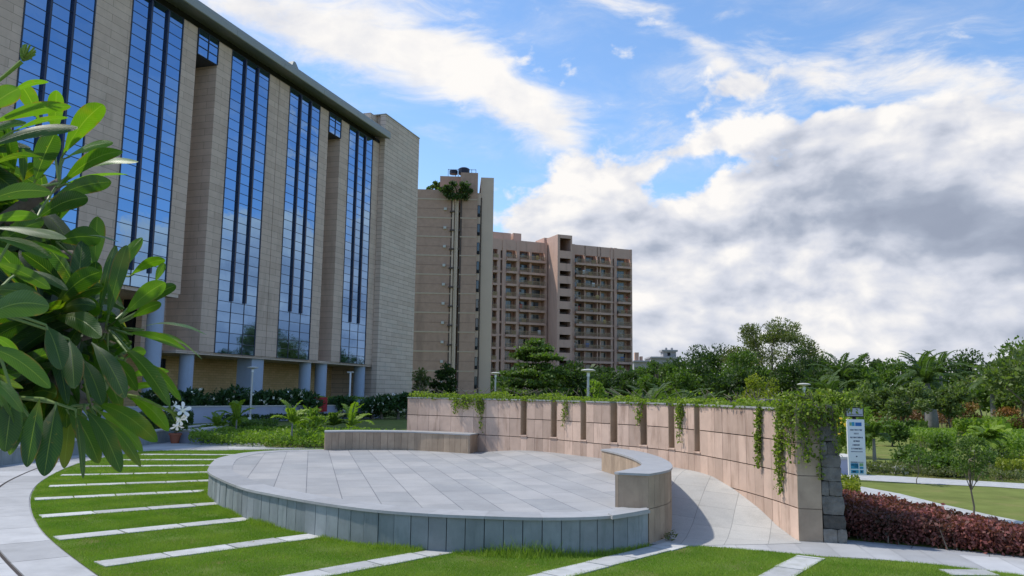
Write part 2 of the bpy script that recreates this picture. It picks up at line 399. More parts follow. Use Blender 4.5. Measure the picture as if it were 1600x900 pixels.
def offset(P, d):
    """shift a polyline to its left by d"""
    P = np.asarray(P, float); T = np.gradient(P, axis=0); T /= np.hypot(*T.T)[:, None] + 1e-9
    return P + np.c_[-T[:, 1], T[:, 0]] * d
# ------------------------------------------------------------------ foliage helpers
def unit(a): return a / (np.linalg.norm(a, axis=-1, keepdims=True) + 1e-9)
def leaf_quads(C, L, asp, rng, out=None, outw=.6, upw=.15, jit=.35):
    """one kite-shaped leaf per centre; 'out' steers the direction it points in"""
    n = len(C); d = rng.normal(size=(n, 3))
    if out is not None: d = d * (1 - outw) + unit(out) * outw * 1.6
    d[:, 2] += upw; d = unit(d)
    s = unit(np.cross(d, rng.normal(size=(n, 3))))
    l = L * (1 + jit * rng.normal(size=(n, 1)).clip(-1.5, 1.5)); w = l * asp * .5
    a = C - d * l * .5
    nrm = np.cross(d, s) * l * .10
    return np.stack([a, a + d * l * .55 + s * w + nrm, a + d * l, a + d * l * .55 - s * w + nrm], 1)
def clumps(center, rad, n, rng, squash=1.0, fill=.45):
    """clump centres spread through an ellipsoid, denser near its skin"""
    d = unit(rng.normal(size=(n, 3))); r = (fill + (1 - fill) * rng.random((n, 1)) ** .6)
    return np.array(center) + d * r * np.array(rad)
def crown_cloud(center, rad, n, nclump, crad, rng, flat=.75, bottom=-.55):
    """leaf centres gathered in uneven clumps: (points, outward, tone)"""
    cc = clumps(center, rad, nclump, rng)
    cc = cc[(cc[:, 2] - center[2]) / rad[2] > bottom]
    ct = rng.random(len(cc)); cs = .6 + .8 * rng.random(len(cc))
    k = rng.integers(0, len(cc), n)
    o = unit(rng.normal(size=(n, 3))) * (rng.random((n, 1)) ** .45); o[:, 2] *= flat
    P = cc[k] + o * (crad * cs[k])[:, None]
    tone = .15 + .45 * ct[k] + .4 * rng.random(n)
    return P, (P - np.array(center)) * .5 + o, tone, cc
def limbs(b, base, top, r0, targets, rng, wob=.08, n=7, twig=.35):
    """tapered trunk with limbs reaching into the crown"""
    base, top = np.array(base, float), np.array(top, float); h = np.linalg.norm(top - base)
    pts = [base + (top - base) * t + rng.normal(size=3) * wob * h * .3 * (0 < t) * (t < 1) for t in np.linspace(0, 1, 5)]
    b.tube(pts, [r0 * (1.25 if i == 0 else 1 - .14 * i) for i in range(5)], n)
    for tg in targets:
        k = rng.integers(2, 5); s = pts[k]; e = np.array(tg); mid = (s + e) / 2 + rng.normal(size=3) * h * .06 + np.array([0, 0, h * .03])
        b.tube([s, mid, e], [r0 * .5, r0 * .33, r0 * .12], 5, cap=False)
SEED = [100]
def rng_(): SEED[0] += 1; return np.random.default_rng(SEED[0])

def tree(name, label, cat, pos, h, rad, mt, leaf=.3, n=2600, trunk=None, crownz=None, clump=.9, ncl=26, group=None, asp=.5, r0=None, extra=None, bottom=-.55, barkm='bark', flat=.75, upw=.15):
    """a tree: tapered trunk with limbs, crown of many leaves in clumps. rad = crown half sizes"""
    rng = rng_(); rx, ry, rz = rad
    cz = crownz if crownz is not None else h - rz
    t = thing(name, label, cat, (pos[0], pos[1], 0), 0, group)
    P, out, tone, cc = crown_cloud((0, 0, cz), (rx - clump * .5, ry - clump * .5, rz - clump * .4), n, ncl, clump, rng, flat, bottom)
    P[:, 2] = np.maximum(P[:, 2], .05)
    V = leaf_quads(P, leaf, asp, rng, out, .45, upw)
    np_mesh('crown', V, 4, tone, mt, t)
    b = MB(); r0 = r0 or max(.04, h * .022)
    tg = cc[rng.permutation(len(cc))[:9]]
    limbs(b, (0, 0, -.05), (rng.normal() * .1 * rx, 0, max(cz - rz * .2, .2)), r0, tg, rng)
    b.build('trunk', barkm, t)
    if extra: extra(t, cc, rng)
    return t

def palm(name, label, cat, pos, h, L, n=16, mt='lf_palm', trunk_r=.14, droop=1.0, leafl=.45, group=None, lean=(0, 0), up=.9, swell=1.0):
    rng = rng_(); t = thing(name, label, cat, (pos[0], pos[1], 0), 0, group)
    top = np.array([lean[0], lean[1], h]); quads = []; tones = []; rach = MB()
    for i in range(n):
        az = 2 * PI * i * .381966 + rng.normal() * .2; e0 = up * (1.35 - 1.25 * i / n) + rng.normal() * .08
        hd = np.array([math.cos(az), math.sin(az), 0]); l = L * (.8 + .3 * rng.random()); p = top.copy(); e = e0; K = 15; pts = [p.copy()]; tn = rng.random()
        for k in range(K):
            e -= droop * (.045 + .10 * k / K) * (1.0 if e > -1.35 else 0)
            dv = hd * math.cos(e) + np.array([0, 0, math.sin(e)]); p = p + dv * l / K; pts.append(p.copy())
            side = np.cross(dv, [0, 0, 1]); side /= np.linalg.norm(side) + 1e-6; upv = np.cross(side, dv)
            ll = leafl * math.sin(PI * (.12 + .85 * (k + 1) / (K + 1))) ** .6
            for sg in (-1, 1):
                for sub in (0, .5):
                    b0 = p - dv * l / K * sub
                    dr = side * sg * .85 + dv * .65 + upv * (.25 - .35 * rng.random()); dr /= np.linalg.norm(dr)
                    w = dv * .035 * leafl / .45 * 1.6; tip = b0 + dr * ll - np.array([0, 0, ll * .28 * droop])
                    mid = b0 + dr * ll * .5
                    quads.append([b0, mid + w, tip, mid - w]); tones.append(.2 + .5 * tn + .3 * rng.random())
        rach.tube(pts[::3], [.025 * L / 2] * len(pts[::3]), 4, cap=False)
    np_mesh('frond', np.array(quads), 4, np.array(tones), mt, t)
    rach.build('frond_stalk', mt, t)
    b = MB(); zs = np.linspace(0, 1, 7)
    b.tube([(lean[0] * z * z, lean[1] * z * z, -.05 + h * z) for z in zs], [trunk_r * (1.25 - .5 * z) * (1 + (swell - 1) * math.sin(PI * min(1, z * 1.3))) for z in zs], 10)
    b.build('trunk', 'palmbark', t, True)
    return t

def hedge(name, label, poly, z0, z1, mt, leaf=.05, dens=900, asp=.55, group=None, rough=.05, upw=.3, zpow=.4):
    """clipped or loose bed of leaves standing on a footprint polygon"""
    rng = rng_(); P = np.array([p[:2] for p in poly]); lo, hi = P.min(0), P.max(0)
    area = (hi - lo).prod(); n = int(area * dens)
    Q = lo + rng.random((n, 2)) * (hi - lo); Q = Q[inside(Q, P)]
    o = P.mean(0)
    nz = np.sin(Q[:, 0] * 3.1 + Q[:, 1] * 2.3) * .5 + np.sin(Q[:, 0] * 7.3 - Q[:, 1] * 5.1) * .3
    if callable(z1): z1f = z1; z1 = float(np.mean(z1f(Q[:, 0]))); top = z1f(Q[:, 0]) + rough * nz
    else: top = z1 + rough * nz
    z = z0 + (top - z0) * (rng.random(len(Q)) ** zpow)
    C = np.c_[Q - o, z + rng.normal(size=len(Q)) * rough * .4]
    tone = np.clip(.35 + .25 * nz + .45 * (rng.random(len(Q)) - .3), 0, 1)
    V = leaf_quads(C, leaf, asp, rng, None, 0, upw)
    t = thing(name, label, name.replace('_', ' '), (o[0], o[1], 0), 0, group)
    np_mesh('foliage', V, 4, tone, mt, t)
    b = MB()                                            # woody stems
    k = max(6, int(len(Q) ** .5 * .5))
    for i in rng.integers(0, len(Q), k):
        x, y = Q[i] - o; b.tube([(x, y, -.03), (x + rng.normal() * .05, y + rng.normal() * .05, z0 + (z1 - z0) * .8)], [.012, .004], 4, cap=False)
    b.build('stem', 'bark', t)
    return t

# ------------------------------------------------------------------ ground
struct(sheet('ground', [(-1500, -300), (1500, -300), (1500, 3000), (-1500, 3000)], 0.0, 'park_ground' if 'park_ground' in M else 'turf2'))
LAWN_L = [g(*q) for q in [(420, 703.5), (330, 704.5), (280, 704.5), (228, 706), (185, 712), (142, 720), (112, 729), (84, 742), (61, 757), (49, 775), (49, 797), (60, 822), (78, 843), (108, 868), (152, 900)]]
LAWN_L = smooth_line([xy(p) for p in LAWN_L], 6) + [np.array(q) for q in [(-3.6, 8.0), (-2.4, 6.8), (0, 5.2)]]
LAWN_R = smooth_line([xy(g(*q)) for q in [(1010, 868), (1022, 864), (1050, 859), (1072, 855.5), (1112, 856), (1198, 863), (1253, 868), (1308, 872.6), (1428, 881), (1531, 892), (1600, 901)]], 4)
PLAZA_PTS = [(-60, 60), (-60, -20), (30, -20), (30, 7.5)]
hedge_front = [xy(g(*q)) for q in [(1302, 842), (1400, 851), (1500, 860), (1600, 870)]]
plaza = [(-70, -20), (40, -20), (40, 9.6), (9.5, 10.0)] + [tuple(p) for p in hedge_front[::-1]] + \
        [xy(g(1302, 838)), (4.6, 14), (3.3, 20), (-3, 23.4), xy(g(506, 700.5)), xy(g(380, 697.5)), xy(g(294, 694)), xy(g(276, 691)), xy(g(262, 686)), xy(g(250, 676)), (-25, 44), (-70, 44)]
struct(sheet('plaza_paving', plaza, .004, 'plazapave'))
lawn_poly = [tuple(p) for p in LAWN_L] + [(3, 4.6), (8, 4.6), (9.5, 8.2)] + [tuple(p) for p in LAWN_R[::-1]] + [(1.5, 12), (0, 18), (-4, 24), (-6, 28)]
struct(sheet('lawn', lawn_poly, .012, 'turf'))

# curved paving band with its dark drain line and radial joints
edge = resample([p for p in LAWN_L], .25)
bandpts = [(0.02, .62, 'a'), (.66, 2.1, 'b'), (2.14, 3.6, 'c')]
b = MB()
rows = {}
for i0, (da, db, _) in enumerate(bandpts):
    A_, B_ = offset(edge, -da), offset(edge, -db)
    step = 5 if i0 else 5
    rng = np.random.default_rng(3 + i0)
    for k in range(0, len(edge) - step, step):
        ks = list(range(k, k + step + 1)); lo = [A_[j] for j in ks] + [B_[j] for j in reversed(ks)]
        c = np.mean(lo, 0); pts = [c + (q - c) * (1 - .010) for q in lo]
        b.poly([(p[0], p[1], .016) for p in pts], .3 + .4 * rng.random())
struct(b.build('paving_band', 'granite'))
b = MB(); e1, e2 = offset(edge, -.625), offset(edge, -.66)
for k in range(len(edge) - 1): b.poly([(*e1[k], .0115), (*e1[k + 1], .0115), (*e2[k + 1], .0115), (*e2[k], .0115)])
struct(b.build('drain_line', 'joint'))

# slabs of the path in front of the wall end and hedge
JL = [((1052, 833), (1066, 856)), ((1086, 828.6), (1100, 854.5)), ((1137.6, 833.7), (1153, 859.5)), ((1180.6, 835.5), (1208, 863)), ((1232, 840.6), (1261, 870)), ((1285.5, 845.8), (1314.6, 871.6)), ((1331.8, 847.5), (1369.6, 875)),
      ((1380, 852.6), (1423, 880)), ((1433, 859.5), (1478, 885)), ((1496.8, 868), (1548.3, 894)), ((1560, 872), (1620, 903)), ((1620, 876), (1700, 915))]
b = MB(); rng = np.random.default_rng(5)
for (a0, a1), (c0, c1) in zip(JL[:-1], JL[1:]):
    q = [g(*a0), g(*c0), g(*c1), g(*a1)]; c = sum(q, Vector()) / 4
    b.poly([((p.x - c.x) * .988 + c.x, (p.y - c.y) * .99 + c.y, .010) for p in q], .35 + .35 * rng.random())
struct(b.build('front_path', 'granite'))

# radial stone strips across the lawn: (left end, right end) of the far edge
STR = [((145, 881), (540, 829), 8), ((81, 841), (425, 806), 8), ((59, 807), (345, 786), 7), ((52, 780), (330, 766.5), 6), ((76, 760), (330, 751), 6), ((95, 743), (330, 738), 6),
       ((130, 729), (340, 727.5), 6), ((190, 719), (360, 718.5), 5), ((222, 710.5), (385, 711), 4), ((457, 900), (722, 853), 9), ((826, 903), (1042, 850), 9), ((1190, 900), (1246, 870), 5), ((1466, 893), (1540, 893.5), 2)]
strip_polys = []
for si, (a, c, _) in enumerate(STR):
    A3, B3 = g(*a), g(*c); A2, B2 = np.array(xy(A3)), np.array(xy(B3)); d = (B2 - A2); 
    if si in (9, 10, 11): A2 = A2 - d / np.hypot(*d) * (2.6 if si < 11 else 1.8)
    d = B2 - A2; L = np.hypot(*d); d = d / L; nrm = np.array([d[1], -d[0]]); w = .34 if si != 12 else .3
    strip_polys.append([A2, B2, B2 + nrm * w, A2 + nrm * w])
    b = MB(); rng = np.random.default_rng(50 + si); s = 0.0
    while s < L - .05:
        e_ = min(L, s + (.62 if si else .60) + rng.random() * .22); gap = .012
        j = rng.normal(size=8) * .008
        P4 = [A2 + d * (s + gap) + nrm * j[0], A2 + d * (e_ - gap) + nrm * j[1], A2 + d * (e_ - gap + j[4]) + nrm * (w + j[2]), A2 + d * (s + gap + j[5]) + nrm * (w + j[3])]
        P4 = P4[::-1]
        b.hexa([(*p, -.02) for p in P4], [(*p, .026) for p in P4], .35 + .4 * rng.random()); s = e_
    struct(b.build('stone_strip', 'strip'))

# ------------------------------------------------------------------ the stage
ZS = .47
front = [(330, 740), (375.7, 760.5), (429.5, 772.6), (502, 785.5), (588, 796.8), (679.5, 803.5), (760, 806.8), (830, 808.8), (900, 808.6), (946.7, 806.5), (985, 803), (1013.6, 797.8)]
leftb = [(328, 731), (334, 722), (346, 715), (384, 707.5), (437.5, 703.8), (480, 702.8), (510, 702.5)]
bench_o = [(1013.6, 797.8)]
rim = smooth_line([xy(g(*q, z=ZS)) for q in leftb[::-1] + front], 6)
# bench outline (top plane z=.935)
ZB = .935
b_in = smooth_line([xy(g(*q, z=ZB)) for q in [(940, 701.8), (966.7, 707.8), (989, 715), (1002, 721.8), (1004.4, 725.6), (995.6, 730), (961.0, 737.8)]], 5)
b_out = smooth_line([xy(g(*q, z=ZB)) for q in [(966, 700.3), (1000, 705.6), (1024, 712), (1042, 720), (1049, 727.8), (1042, 734.4), (1013.4, 740)]], 5)
# wall front face
WALL = [(-3.05, 22.85)] + [((px - 800) / 1260 * D, D) for px, D in [(641, 22.5), (695, 21.85), (749, 21.2), (792, 20.75), (861, 19.65), (890, 19.05), (937, 18.1), (1000, 17.1), (1050, 16.15), (1092, 15.15), (1115, 14.55), (1143, 13.85), (1180, 12.95), (1210, 12.25), (1240, 11.55)]]
WALL = np.array(WALL[1:]); WALL[:, 1] += 0
wl = resample(smooth_line(WALL, 8), .05)
print('bench in', b_in[0], b_in[-1], 'out', b_out[0], b_out[-1], 'wall', wl[0], wl[-1])
def sstep(a, c, x): t = np.clip((x - a) / (c - a), 0, 1); return t * t * (3 - 2 * t)
bo = np.array(b_out)
def floor_z(P):
    P = np.asarray(P, float); dw_ = np.min(np.hypot(P[:, None, 0] - wl[None, ::4, 0], P[:, None, 1] - wl[None, ::4, 1]), 1)
    return ZS + .12 * (1 - sstep(0.2, 2.6, dw_)) * sstep(-.9, .6, P[:, 0])
def ramp_z(P):
    P = np.asarray(P, float); y = P[:, 1]
    zr = np.interp(y, [11.0, 11.7, 12.3, 12.95, 13.9, 14.6, 16.0], [.013, .014, .09, .26, .45, .555, .585]); w = sstep(15.5, 14.3, y)
    return floor_z(P) * (1 - w) + zr * w
b_far = b_out[0]; wj = min(range(len(wl)), key=lambda k: abs(wl[k][1] - 15.6))
fl_poly = [tuple(p) for p in rim] + [tuple(p) for p in b_out[::-1]] + [tuple(p) for p in wl[:wj + 1][::-1][::3]] + [(-4.0, 23.3), tuple(rim[0] + np.array([0, .3]))]
rp_poly = [tuple(p) for p in b_out[::-1]] + [tuple(p) for p in wl[wj:][::3]] + [tuple(wl[-1]), (4.0, 11.35), (3.2, 11.2), (2.35, 11.05)]
def surf(poly, zf, step):
    P = np.array(poly); lo, hi = P.min(0), P.max(0)
    gx, gy = np.meshgrid(np.arange(lo[0], hi[0], step), np.arange(lo[1], hi[1], step)); Q = np.c_[gx.ravel(), gy.ravel()]
    Q = Q[inside(Q, P)]; dmin = np.min(np.hypot(Q[:, None, 0] - P[None, :, 0], Q[:, None, 1] - P[None, :, 1]), 1); Q = Q[dmin > step * .4]
    allp = np.r_[P, Q]; n = len(P)
    v, e, f, *_ = delaunay_2d_cdt([Vector(p) for p in allp], [(i, (i + 1) % n) for i in range(n)], [], 1, 1e-4)
    z = zf(np.array([(p.x, p.y) for p in v])); b = MB(); b.v = [(p.x, p.y, float(q)) for p, q in zip(v, z)]; b.f = [tuple(x) for x in f]; b.t = [.5] * len(f)
    return b
stage = thing('stage', 'low curved granite platform with blue grey slab sides in the middle of the lawn', 'stage')
surf(fl_poly, floor_z, .22).build('stage_floor', 'stagepave', stage)
struct(surf(rp_poly, ramp_z, .12).build('ramp', 'ramp', None, True))
# coping ring: pale stones with a dark arris, slightly overhanging
rr = resample(rim, .12); T = np.gradient(rr, axis=0); T /= np.hypot(*T.T)[:, None]
inn = rr + np.c_[-T[:, 1], T[:, 0]] * .42          # inwards (left of travel)
outr = rr - np.c_[-T[:, 1], T[:, 0]] * .025
b = MB(); rng = np.random.default_rng(9); k = 0
while k < len(rr) - 1:
    e_ = min(len(rr) - 1, k + 6); tn = .4 + .25 * rng.random(); ks = range(k, e_ + 1)
    ring = [outr[j] for j in ks] + [inn[j] for j in reversed(ks)]
    c = np.mean(ring, 0); ring = [c + (q - c) * np.array([.997, .997]) for q in ring]
    b.hexa([(*p, ZS - .03) for p in ring], [(*p, ZS + .006) for p in ring], tn); k = e_
b.build('coping', 'coping', stage)
# vertical slabs of the side
b = MB(); bb = MB(); k = 0; rf = resample(rim, .03); T = np.gradient(rf, axis=0); T /= np.hypot(*T.T)[:, None]; Nn = np.c_[-T[:, 1], T[:, 0]]
while k < len(rf) - 1:
    e_ = min(len(rf) - 1, k + 8); j0, j1 = k, e_; tn = .3 + .4 * rng.random(); dd = .012 * rng.random()
    o0, o1 = rf[j0] + Nn[j0] * dd + T[j0] * .005, rf[j1] + Nn[j1] * dd - T[j1] * .005; i0_, i1 = rf[j0] + Nn[j0] * .06 + T[j0] * .005, rf[j1] + Nn[j1] * .06 - T[j1] * .005
    b.hexa([(*p, -.03) for p in (o0, o1, i1, i0_)], [(*p, ZS - .031) for p in (o0, o1, i1, i0_)], tn); k = e_
b.build('side_slab', 'fascia', stage)
b = MB(); q = rr + np.c_[-np.gradient(rr, axis=0)[:, 1], np.gradient(rr, axis=0)[:, 0]] * 0
T = np.gradient(rr, axis=0); T /= np.hypot(*T.T)[:, None]; q = rr + np.c_[-T[:, 1], T[:, 0]] * .07
for k in range(len(q) - 1): b.poly([(*q[k], -.03), (*q[k + 1], -.03), (*q[k + 1], ZS - .04), (*q[k], ZS - .04)])
b.build('core', 'joint', stage)
# broken coping stone beside the bench
cs = [xy(g(*q, z=ZS)) for q in [(950, 804.5), (960, 800.5), (1010, 795.6), (1013.6, 798.5), (985, 803.8), (957, 808.2)]]
b = MB(); cs = cs[::-1] if Vector((cs[1][0]-cs[0][0], cs[1][1]-cs[0][1])).cross(Vector((cs[2][0]-cs[1][0], cs[2][1]-cs[1][1]))) < 0 else cs
b.hexa([(*p, ZS - .028) for p in cs], [(*p, ZS + .022) for p in cs], .6); b.build('loose_slab', 'coping', stage)

# ------------------------------------------------------------------ benches
def slab_run(b, P, z0, z1, width, rng, thick=.04, inward=1, gap=.006, base=None):
    """clad a line with upright slabs of about 'width'"""
    Q = resample(P, .02); T = np.gradient(Q, axis=0); T /= np.hypot(*T.T)[:, None]; Nn = np.c_[-T[:, 1], T[:, 0]] * inward
    st = max(1, int(width / .02)); k = 0
    while k < len(Q) - 1:
        e_ = min(len(Q) - 1, k + st)
        if len(Q) - 1 - e_ < st * .4: e_ = len(Q) - 1
        g_ = gap * .5; mid = list(range(k, e_ + 1, max(1, (e_ - k) // 3)))
        if mid[-1] != e_: mid.append(e_)
        o = [Q[j] + T[j] * (g_ if j == k else -g_ if j == e_ else 0) for j in mid]; i_ = [Q[j] + Nn[j] * thick + T[j] * (g_ if j == k else -g_ if j == e_ else 0) for j in mid]
        ring = o + i_[::-1]
        zb = z0 if not callable(z0) else float(z0(Q[(k + e_) // 2]))
        if inward < 0: ring = ring[::-1]
        b.hexa([(*p, zb) for p in ring], [(*p, z1) for p in ring], None if base is None else base + .25 * rng.random()); k = e_
def bench(label, inner, outer, zin, zout, ztop, mt='sandseat', width=.19):
    """low curved seat: clad sides, dark joints, grey granite top"""
    rng = np.random.default_rng(21); t = thing('stone_bench', label, 'bench')
    inner, outer = np.array(inner), np.array(outer); loop = list(inner) + list(outer[::-1])
    A_ = sum(loop[i][0] * loop[(i + 1) % len(loop)][1] - loop[(i + 1) % len(loop)][0] * loop[i][1] for i in range(len(loop)))
    if A_ < 0: inner, outer = inner[::-1], outer[::-1]; loop = list(inner) + list(outer[::-1])
    # counter-clockwise loop: inside is on the left
    b = MB()
    slab_run(b, inner, zin - .02, ztop - .03, width, rng, base=.35)
    slab_run(b, outer[::-1], zout, ztop - .03, width, rng, base=.35)
    slab_run(b, [inner[-1], outer[-1]], zin - .02, ztop - .03, 1.2, rng, base=.35); slab_run(b, [outer[0], inner[0]], zin - .02, ztop - .03, 1.2, rng, base=.35)
    b.build('cladding', mt, t)
    cen = np.mean(loop, 0)
    lp = resample(np.array(loop + [loop[0]]), .08)[:-1]; T = np.roll(lp, -1, 0) - np.roll(lp, 1, 0); T /= np.hypot(*T.T)[:, None]
    top = lp - np.c_[-T[:, 1], T[:, 0]] * .018; core = lp + np.c_[-T[:, 1], T[:, 0]] * .03
    def cap(P, z0, z1, m, nm):
        n = len(P); v, e, f, *_ = delaunay_2d_cdt([Vector(p) for p in P], [(i, (i + 1) % n) for i in range(n)], [], 1, 1e-6)
        b = MB(); nv = len(v)
        b.v = [(p.x, p.y, z1) for p in v] + [(p.x, p.y, z0) for p in v]; b.f = [tuple(x) for x in f] + [tuple(i + nv for i in reversed(x)) for x in f]
        idx = {}
        for i in range(n):
            j = (i + 1) % n; k = len(b.v); b.v += [(*P[i], z0), (*P[j], z0), (*P[j], z1), (*P[i], z1)]; b.f.append((k, k + 1, k + 2, k + 3))
        b.t = [.5] * len(b.f); return b.build(nm, m, t)
    cap(top, ztop - .03, ztop, 'coping', 'seat_top'); cap(core, .02, ztop - .035, 'joint', 'core')
    return t
bench('crescent stone bench with grey top at the right edge of the platform', b_in, b_out, ZS, ZS, ZB)
# lower cladding under the right bench down to the ramp foot
b = MB(); rng = np.random.default_rng(4)
slab_run(b, np.array(b_out[::-1]), -.03, ZS - .008, .19, rng, base=.35)
b.build('bench_side_slab', 'sandseat', stage)
# left bench
ZL = .945
lf = smooth_line([xy(g(*q, z=ZL)) for q in [(508, 674.0), (560, 673.6), (630, 674.2), (680, 676), (734.2, 678.6)]], 5)
lb = smooth_line([xy(g(*q, z=ZL)) for q in [(508.5, 672.2), (560, 671.8), (630, 672.3), (690, 674), (748, 676.2)]], 5)
bench('long low stone bench along the far left edge of the platform', lf, lb, ZS, ZS, ZL, width=.19)

# ------------------------------------------------------------------ curved retaining wall with niches
ZW = 1.80
wall = thing('curved_wall', 'tall curved sandstone retaining wall with seven narrow niches behind the platform', 'wall')
Ls = np.r_[0, np.cumsum(np.hypot(*np.diff(wl, axis=0).T))]; LT = Ls[-1]
def wp(s, d=0.0):
    """point at arc length s along the wall, d metres behind its face"""
    x, y = np.interp(s, Ls, wl[:, 0]), np.interp(s, Ls, wl[:, 1]); e_ = .05
    tx, ty = np.interp(s + e_, Ls, wl[:, 0]) - np.interp(s - e_, Ls, wl[:, 0]), np.interp(s + e_, Ls, wl[:, 1]) - np.interp(s - e_, Ls, wl[:, 1]); l = math.hypot(tx, ty) + 1e-9
    return np.array([x - ty / l * d, y + tx / l * d])
def s_at(px):
    """arc length where the wall's face crosses that bearing"""
    best = min(range(len(wl)), key=lambda i: abs((wl[i][0] / wl[i][1]) * 1260 + 800 - px)); return Ls[best]
niche = [(816, 826.6), (861.6, 873), (908, 918), (954, 965), (999.7, 1010), (1044, 1054), (1084, 1092.5)]
NI = []
for a, c in niche:
    s0, s1 = s_at(a), s_at(c); m_ = (s0 + s1) / 2; NI.append((m_ - .11, m_ + .11))
# joints along the wall
cuts = [0.0]
def fillc(a, c, w):
    n = max(1, round((c - a) / w)); return [a + (c - a) * i / n for i in range(1, n + 1)]
cur = 0.0; cells = []                                      # (s0, s1, is_niche)
for a, c in NI + [(LT, LT)]:
    w = .37 if cur < NI[0][0] else .30
    for q in fillc(cur, a, w): cells.append((cur, q, False)); cur = q
    if c > a: cells.append((a, c, True)); cur = c
rng = np.random.default_rng(31)
def skin(b, s0, s1, z0, z1, d0, d1, tn, gp=.004):
    n = max(1, int((s1 - s0) / .15)); ss = np.linspace(s0 + gp, s1 - gp, n + 1)
    fr = [wp(s, d0) for s in ss]; bk = [wp(s, d1) for s in ss]; ring = fr + bk[::-1]
    b.hexa([(*p, z0) for p in ring], [(*p, z1) for p in ring], tn)
b = MB(); TH = .27
courses = [(-.05, .45), (.45, .90), (.90, 1.35), (1.35, ZW)]
for s0, s1, ni in cells:
    for ci, (z0, z1) in enumerate(courses):
        tn = .3 + .4 * rng.random(); dd = .004 * rng.random()
        if not ni: skin(b, s0, s1, z0 + .008, z1 - .008, dd, .05, tn)
        elif ci < 2: skin(b, s0, s1, z0 + .004, z1 - .004 + (.03 if ci == 1 else 0), dd, .05, tn)
b.build('stone_panel', 'sand', wall)
b = MB()
for s0, s1, ni in cells:
    if ni:
        skin(b, s0 + .002, s1 - .002, .935, ZW, .20, .22, .45)                          # niche back
        for sa, sb in ((s0 + .001, s0 + .014), (s1 - .014, s1 - .001)): skin(b, sa, sb, .935, ZW - .002, .004, .199, .5, 0)
b.build('niche_shade_lining', 'sandseat', wall)  # darker stone than the panels puts the niches' shade into the colour
b = MB()
for s0, s1, ni in cells:
    if ni: skin(b, s0 - .02, s1 + .02, .928, .952, -.02, .199, .6)
b.build('niche_sill', 'sand', wall)
b = MB(); prev = 0                                                                    # dark core seen only in the joints
for s0, s1, ni in cells:
    if not ni: skin(b, s0, s1, -.05, ZW - .006, .052, TH, .5, 0)
    else: skin(b, s0, s1, -.05, .925, .052, TH, .5, 0); skin(b, s0, s1, .925, ZW - .006, .222, TH, .5, 0)
b.build('core', 'joint', wall)
b = MB()
for s0, s1, ni in cells:
    if not ni: skin(b, s0, s1, ZW, ZW + .03, -.02, TH + .06, .5, .002)
b.build('coping', 'coping', wall)
# end face of the wall, four stones
eP, eN = wp(LT), wp(LT, 1) - wp(LT); eT = np.array([eN[1], -eN[0]])      # eN: to the back, eT: forward along the wall
eN = (np.array(xy(g(1275, 839.5))) - np.array(xy(g(1240, 838)))); WE = np.hypot(*eN); eN /= WE; eT = np.array([eN[1], -eN[0]])
b = MB()
for ci, (z0, z1) in enumerate(courses):
    P4 = [eP + eT * .03, eP + eN * (TH + .045) + eT * .03, eP + eN * (TH + .045) - eT * .02, eP - eT * .02]
    b.hexa([(*p, z0 + .004) for p in P4], [(*p, z1 - .004) for p in P4], .4 + .1 * rng.random())
b.build('end_panel', 'sandseat', wall)
# rubble backing: rough stones
b = MB(); rng = np.random.default_rng(8)
bk = resample([wp(s, TH + .06) for s in np.linspace(LT, LT - 6, 40)], .02)
def stone(b, c, ex, ey, ez, rng):
    """rough rounded stone: box pushed about"""
    vs = []; n = 3
    import itertools
    grid = {}
    for i, j, k in itertools.product(range(n), repeat=3):
        if 1 in (i, j, k) and (i, j, k).count(1) == 3: continue
        u = np.array([i - 1, j - 1, k - 1], float); ln = np.linalg.norm(u); u2 = u * (1 - .07 * (ln > 1.5)) + rng.normal(size=3) * .045
        grid[i, j, k] = len(b.v); b.v.append(tuple(np.array(c) + u2[0] * ex + u2[1] * ey + u2[2] * ez))
    t = rng.random()
    for ax in range(3):
        for sd in (0, 2):
            for p in range(2):
                for q in range(2):
                    idx = []
                    for (pp, qq) in ((p, q), (p + 1, q), (p + 1, q + 1), (p, q + 1)):
                        w = [0, 0, 0]; w[ax] = sd; o = [a for a in range(3) if a != ax]; w[o[0]] = pp; w[o[1]] = qq; idx.append(grid[tuple(w)])
                    b.f.append(tuple(idx)); b.t.append(t)
e3 = lambda v, s: np.array([v[0] * s, v[1] * s, 0])
z = 0.0
while z < ZW:
    hh = .15 + .13 * rng.random(); tot = .29 - .04 * z + .02 * rng.random(); spl = rng.random() < .5; f0 = .35 + .3 * rng.random()
    for xa_, xb_ in (((0, f0), (f0, 1)) if spl else ((0, 1),)):
        ww = (xb_ - xa_) * tot; x = xa_ * tot
        c = eP + eN * (TH + .05 + x + ww / 2) + eT * (-.11 + .03 * rng.random())
        stone(b, (*c, z + hh / 2), e3(eN, ww / 2 * .99), e3(eT, .13 + .02 * rng.random()), np.array([0, 0, hh / 2 * .985]), rng)
    z += hh
for i in range(4, len(bk) - 12, 13):                                                 # back face, further along
    z = 0.0; c = bk[i]
    while z < ZW - .1:
        hh = .2 + .12 * rng.random(); tdir = bk[i + 5] - bk[i]; tdir /= np.hypot(*tdir); nd = np.array([-tdir[1], tdir[0]])
        cc = c + (eN * .1)
        stone(b, (*cc, z + hh / 2), e3(tdir, .14), e3(eN, .13), np.array([0, 0, hh / 2]), rng); z += hh
b.build('rubble_backing', 'rubble', wall, False)
b = MB(); q4 = [eP + eN * (TH + .06), eP + eN * (TH + .06) - eT * .3, eP + eN * (TH + .24) - eT * .3, eP + eN * (TH + .24)]; b.hexa([(*p, -.03) for p in q4[::-1]], [(*p, ZW - .03) for p in q4[::-1]], .5); b.build('mortar', 'joint', wall)
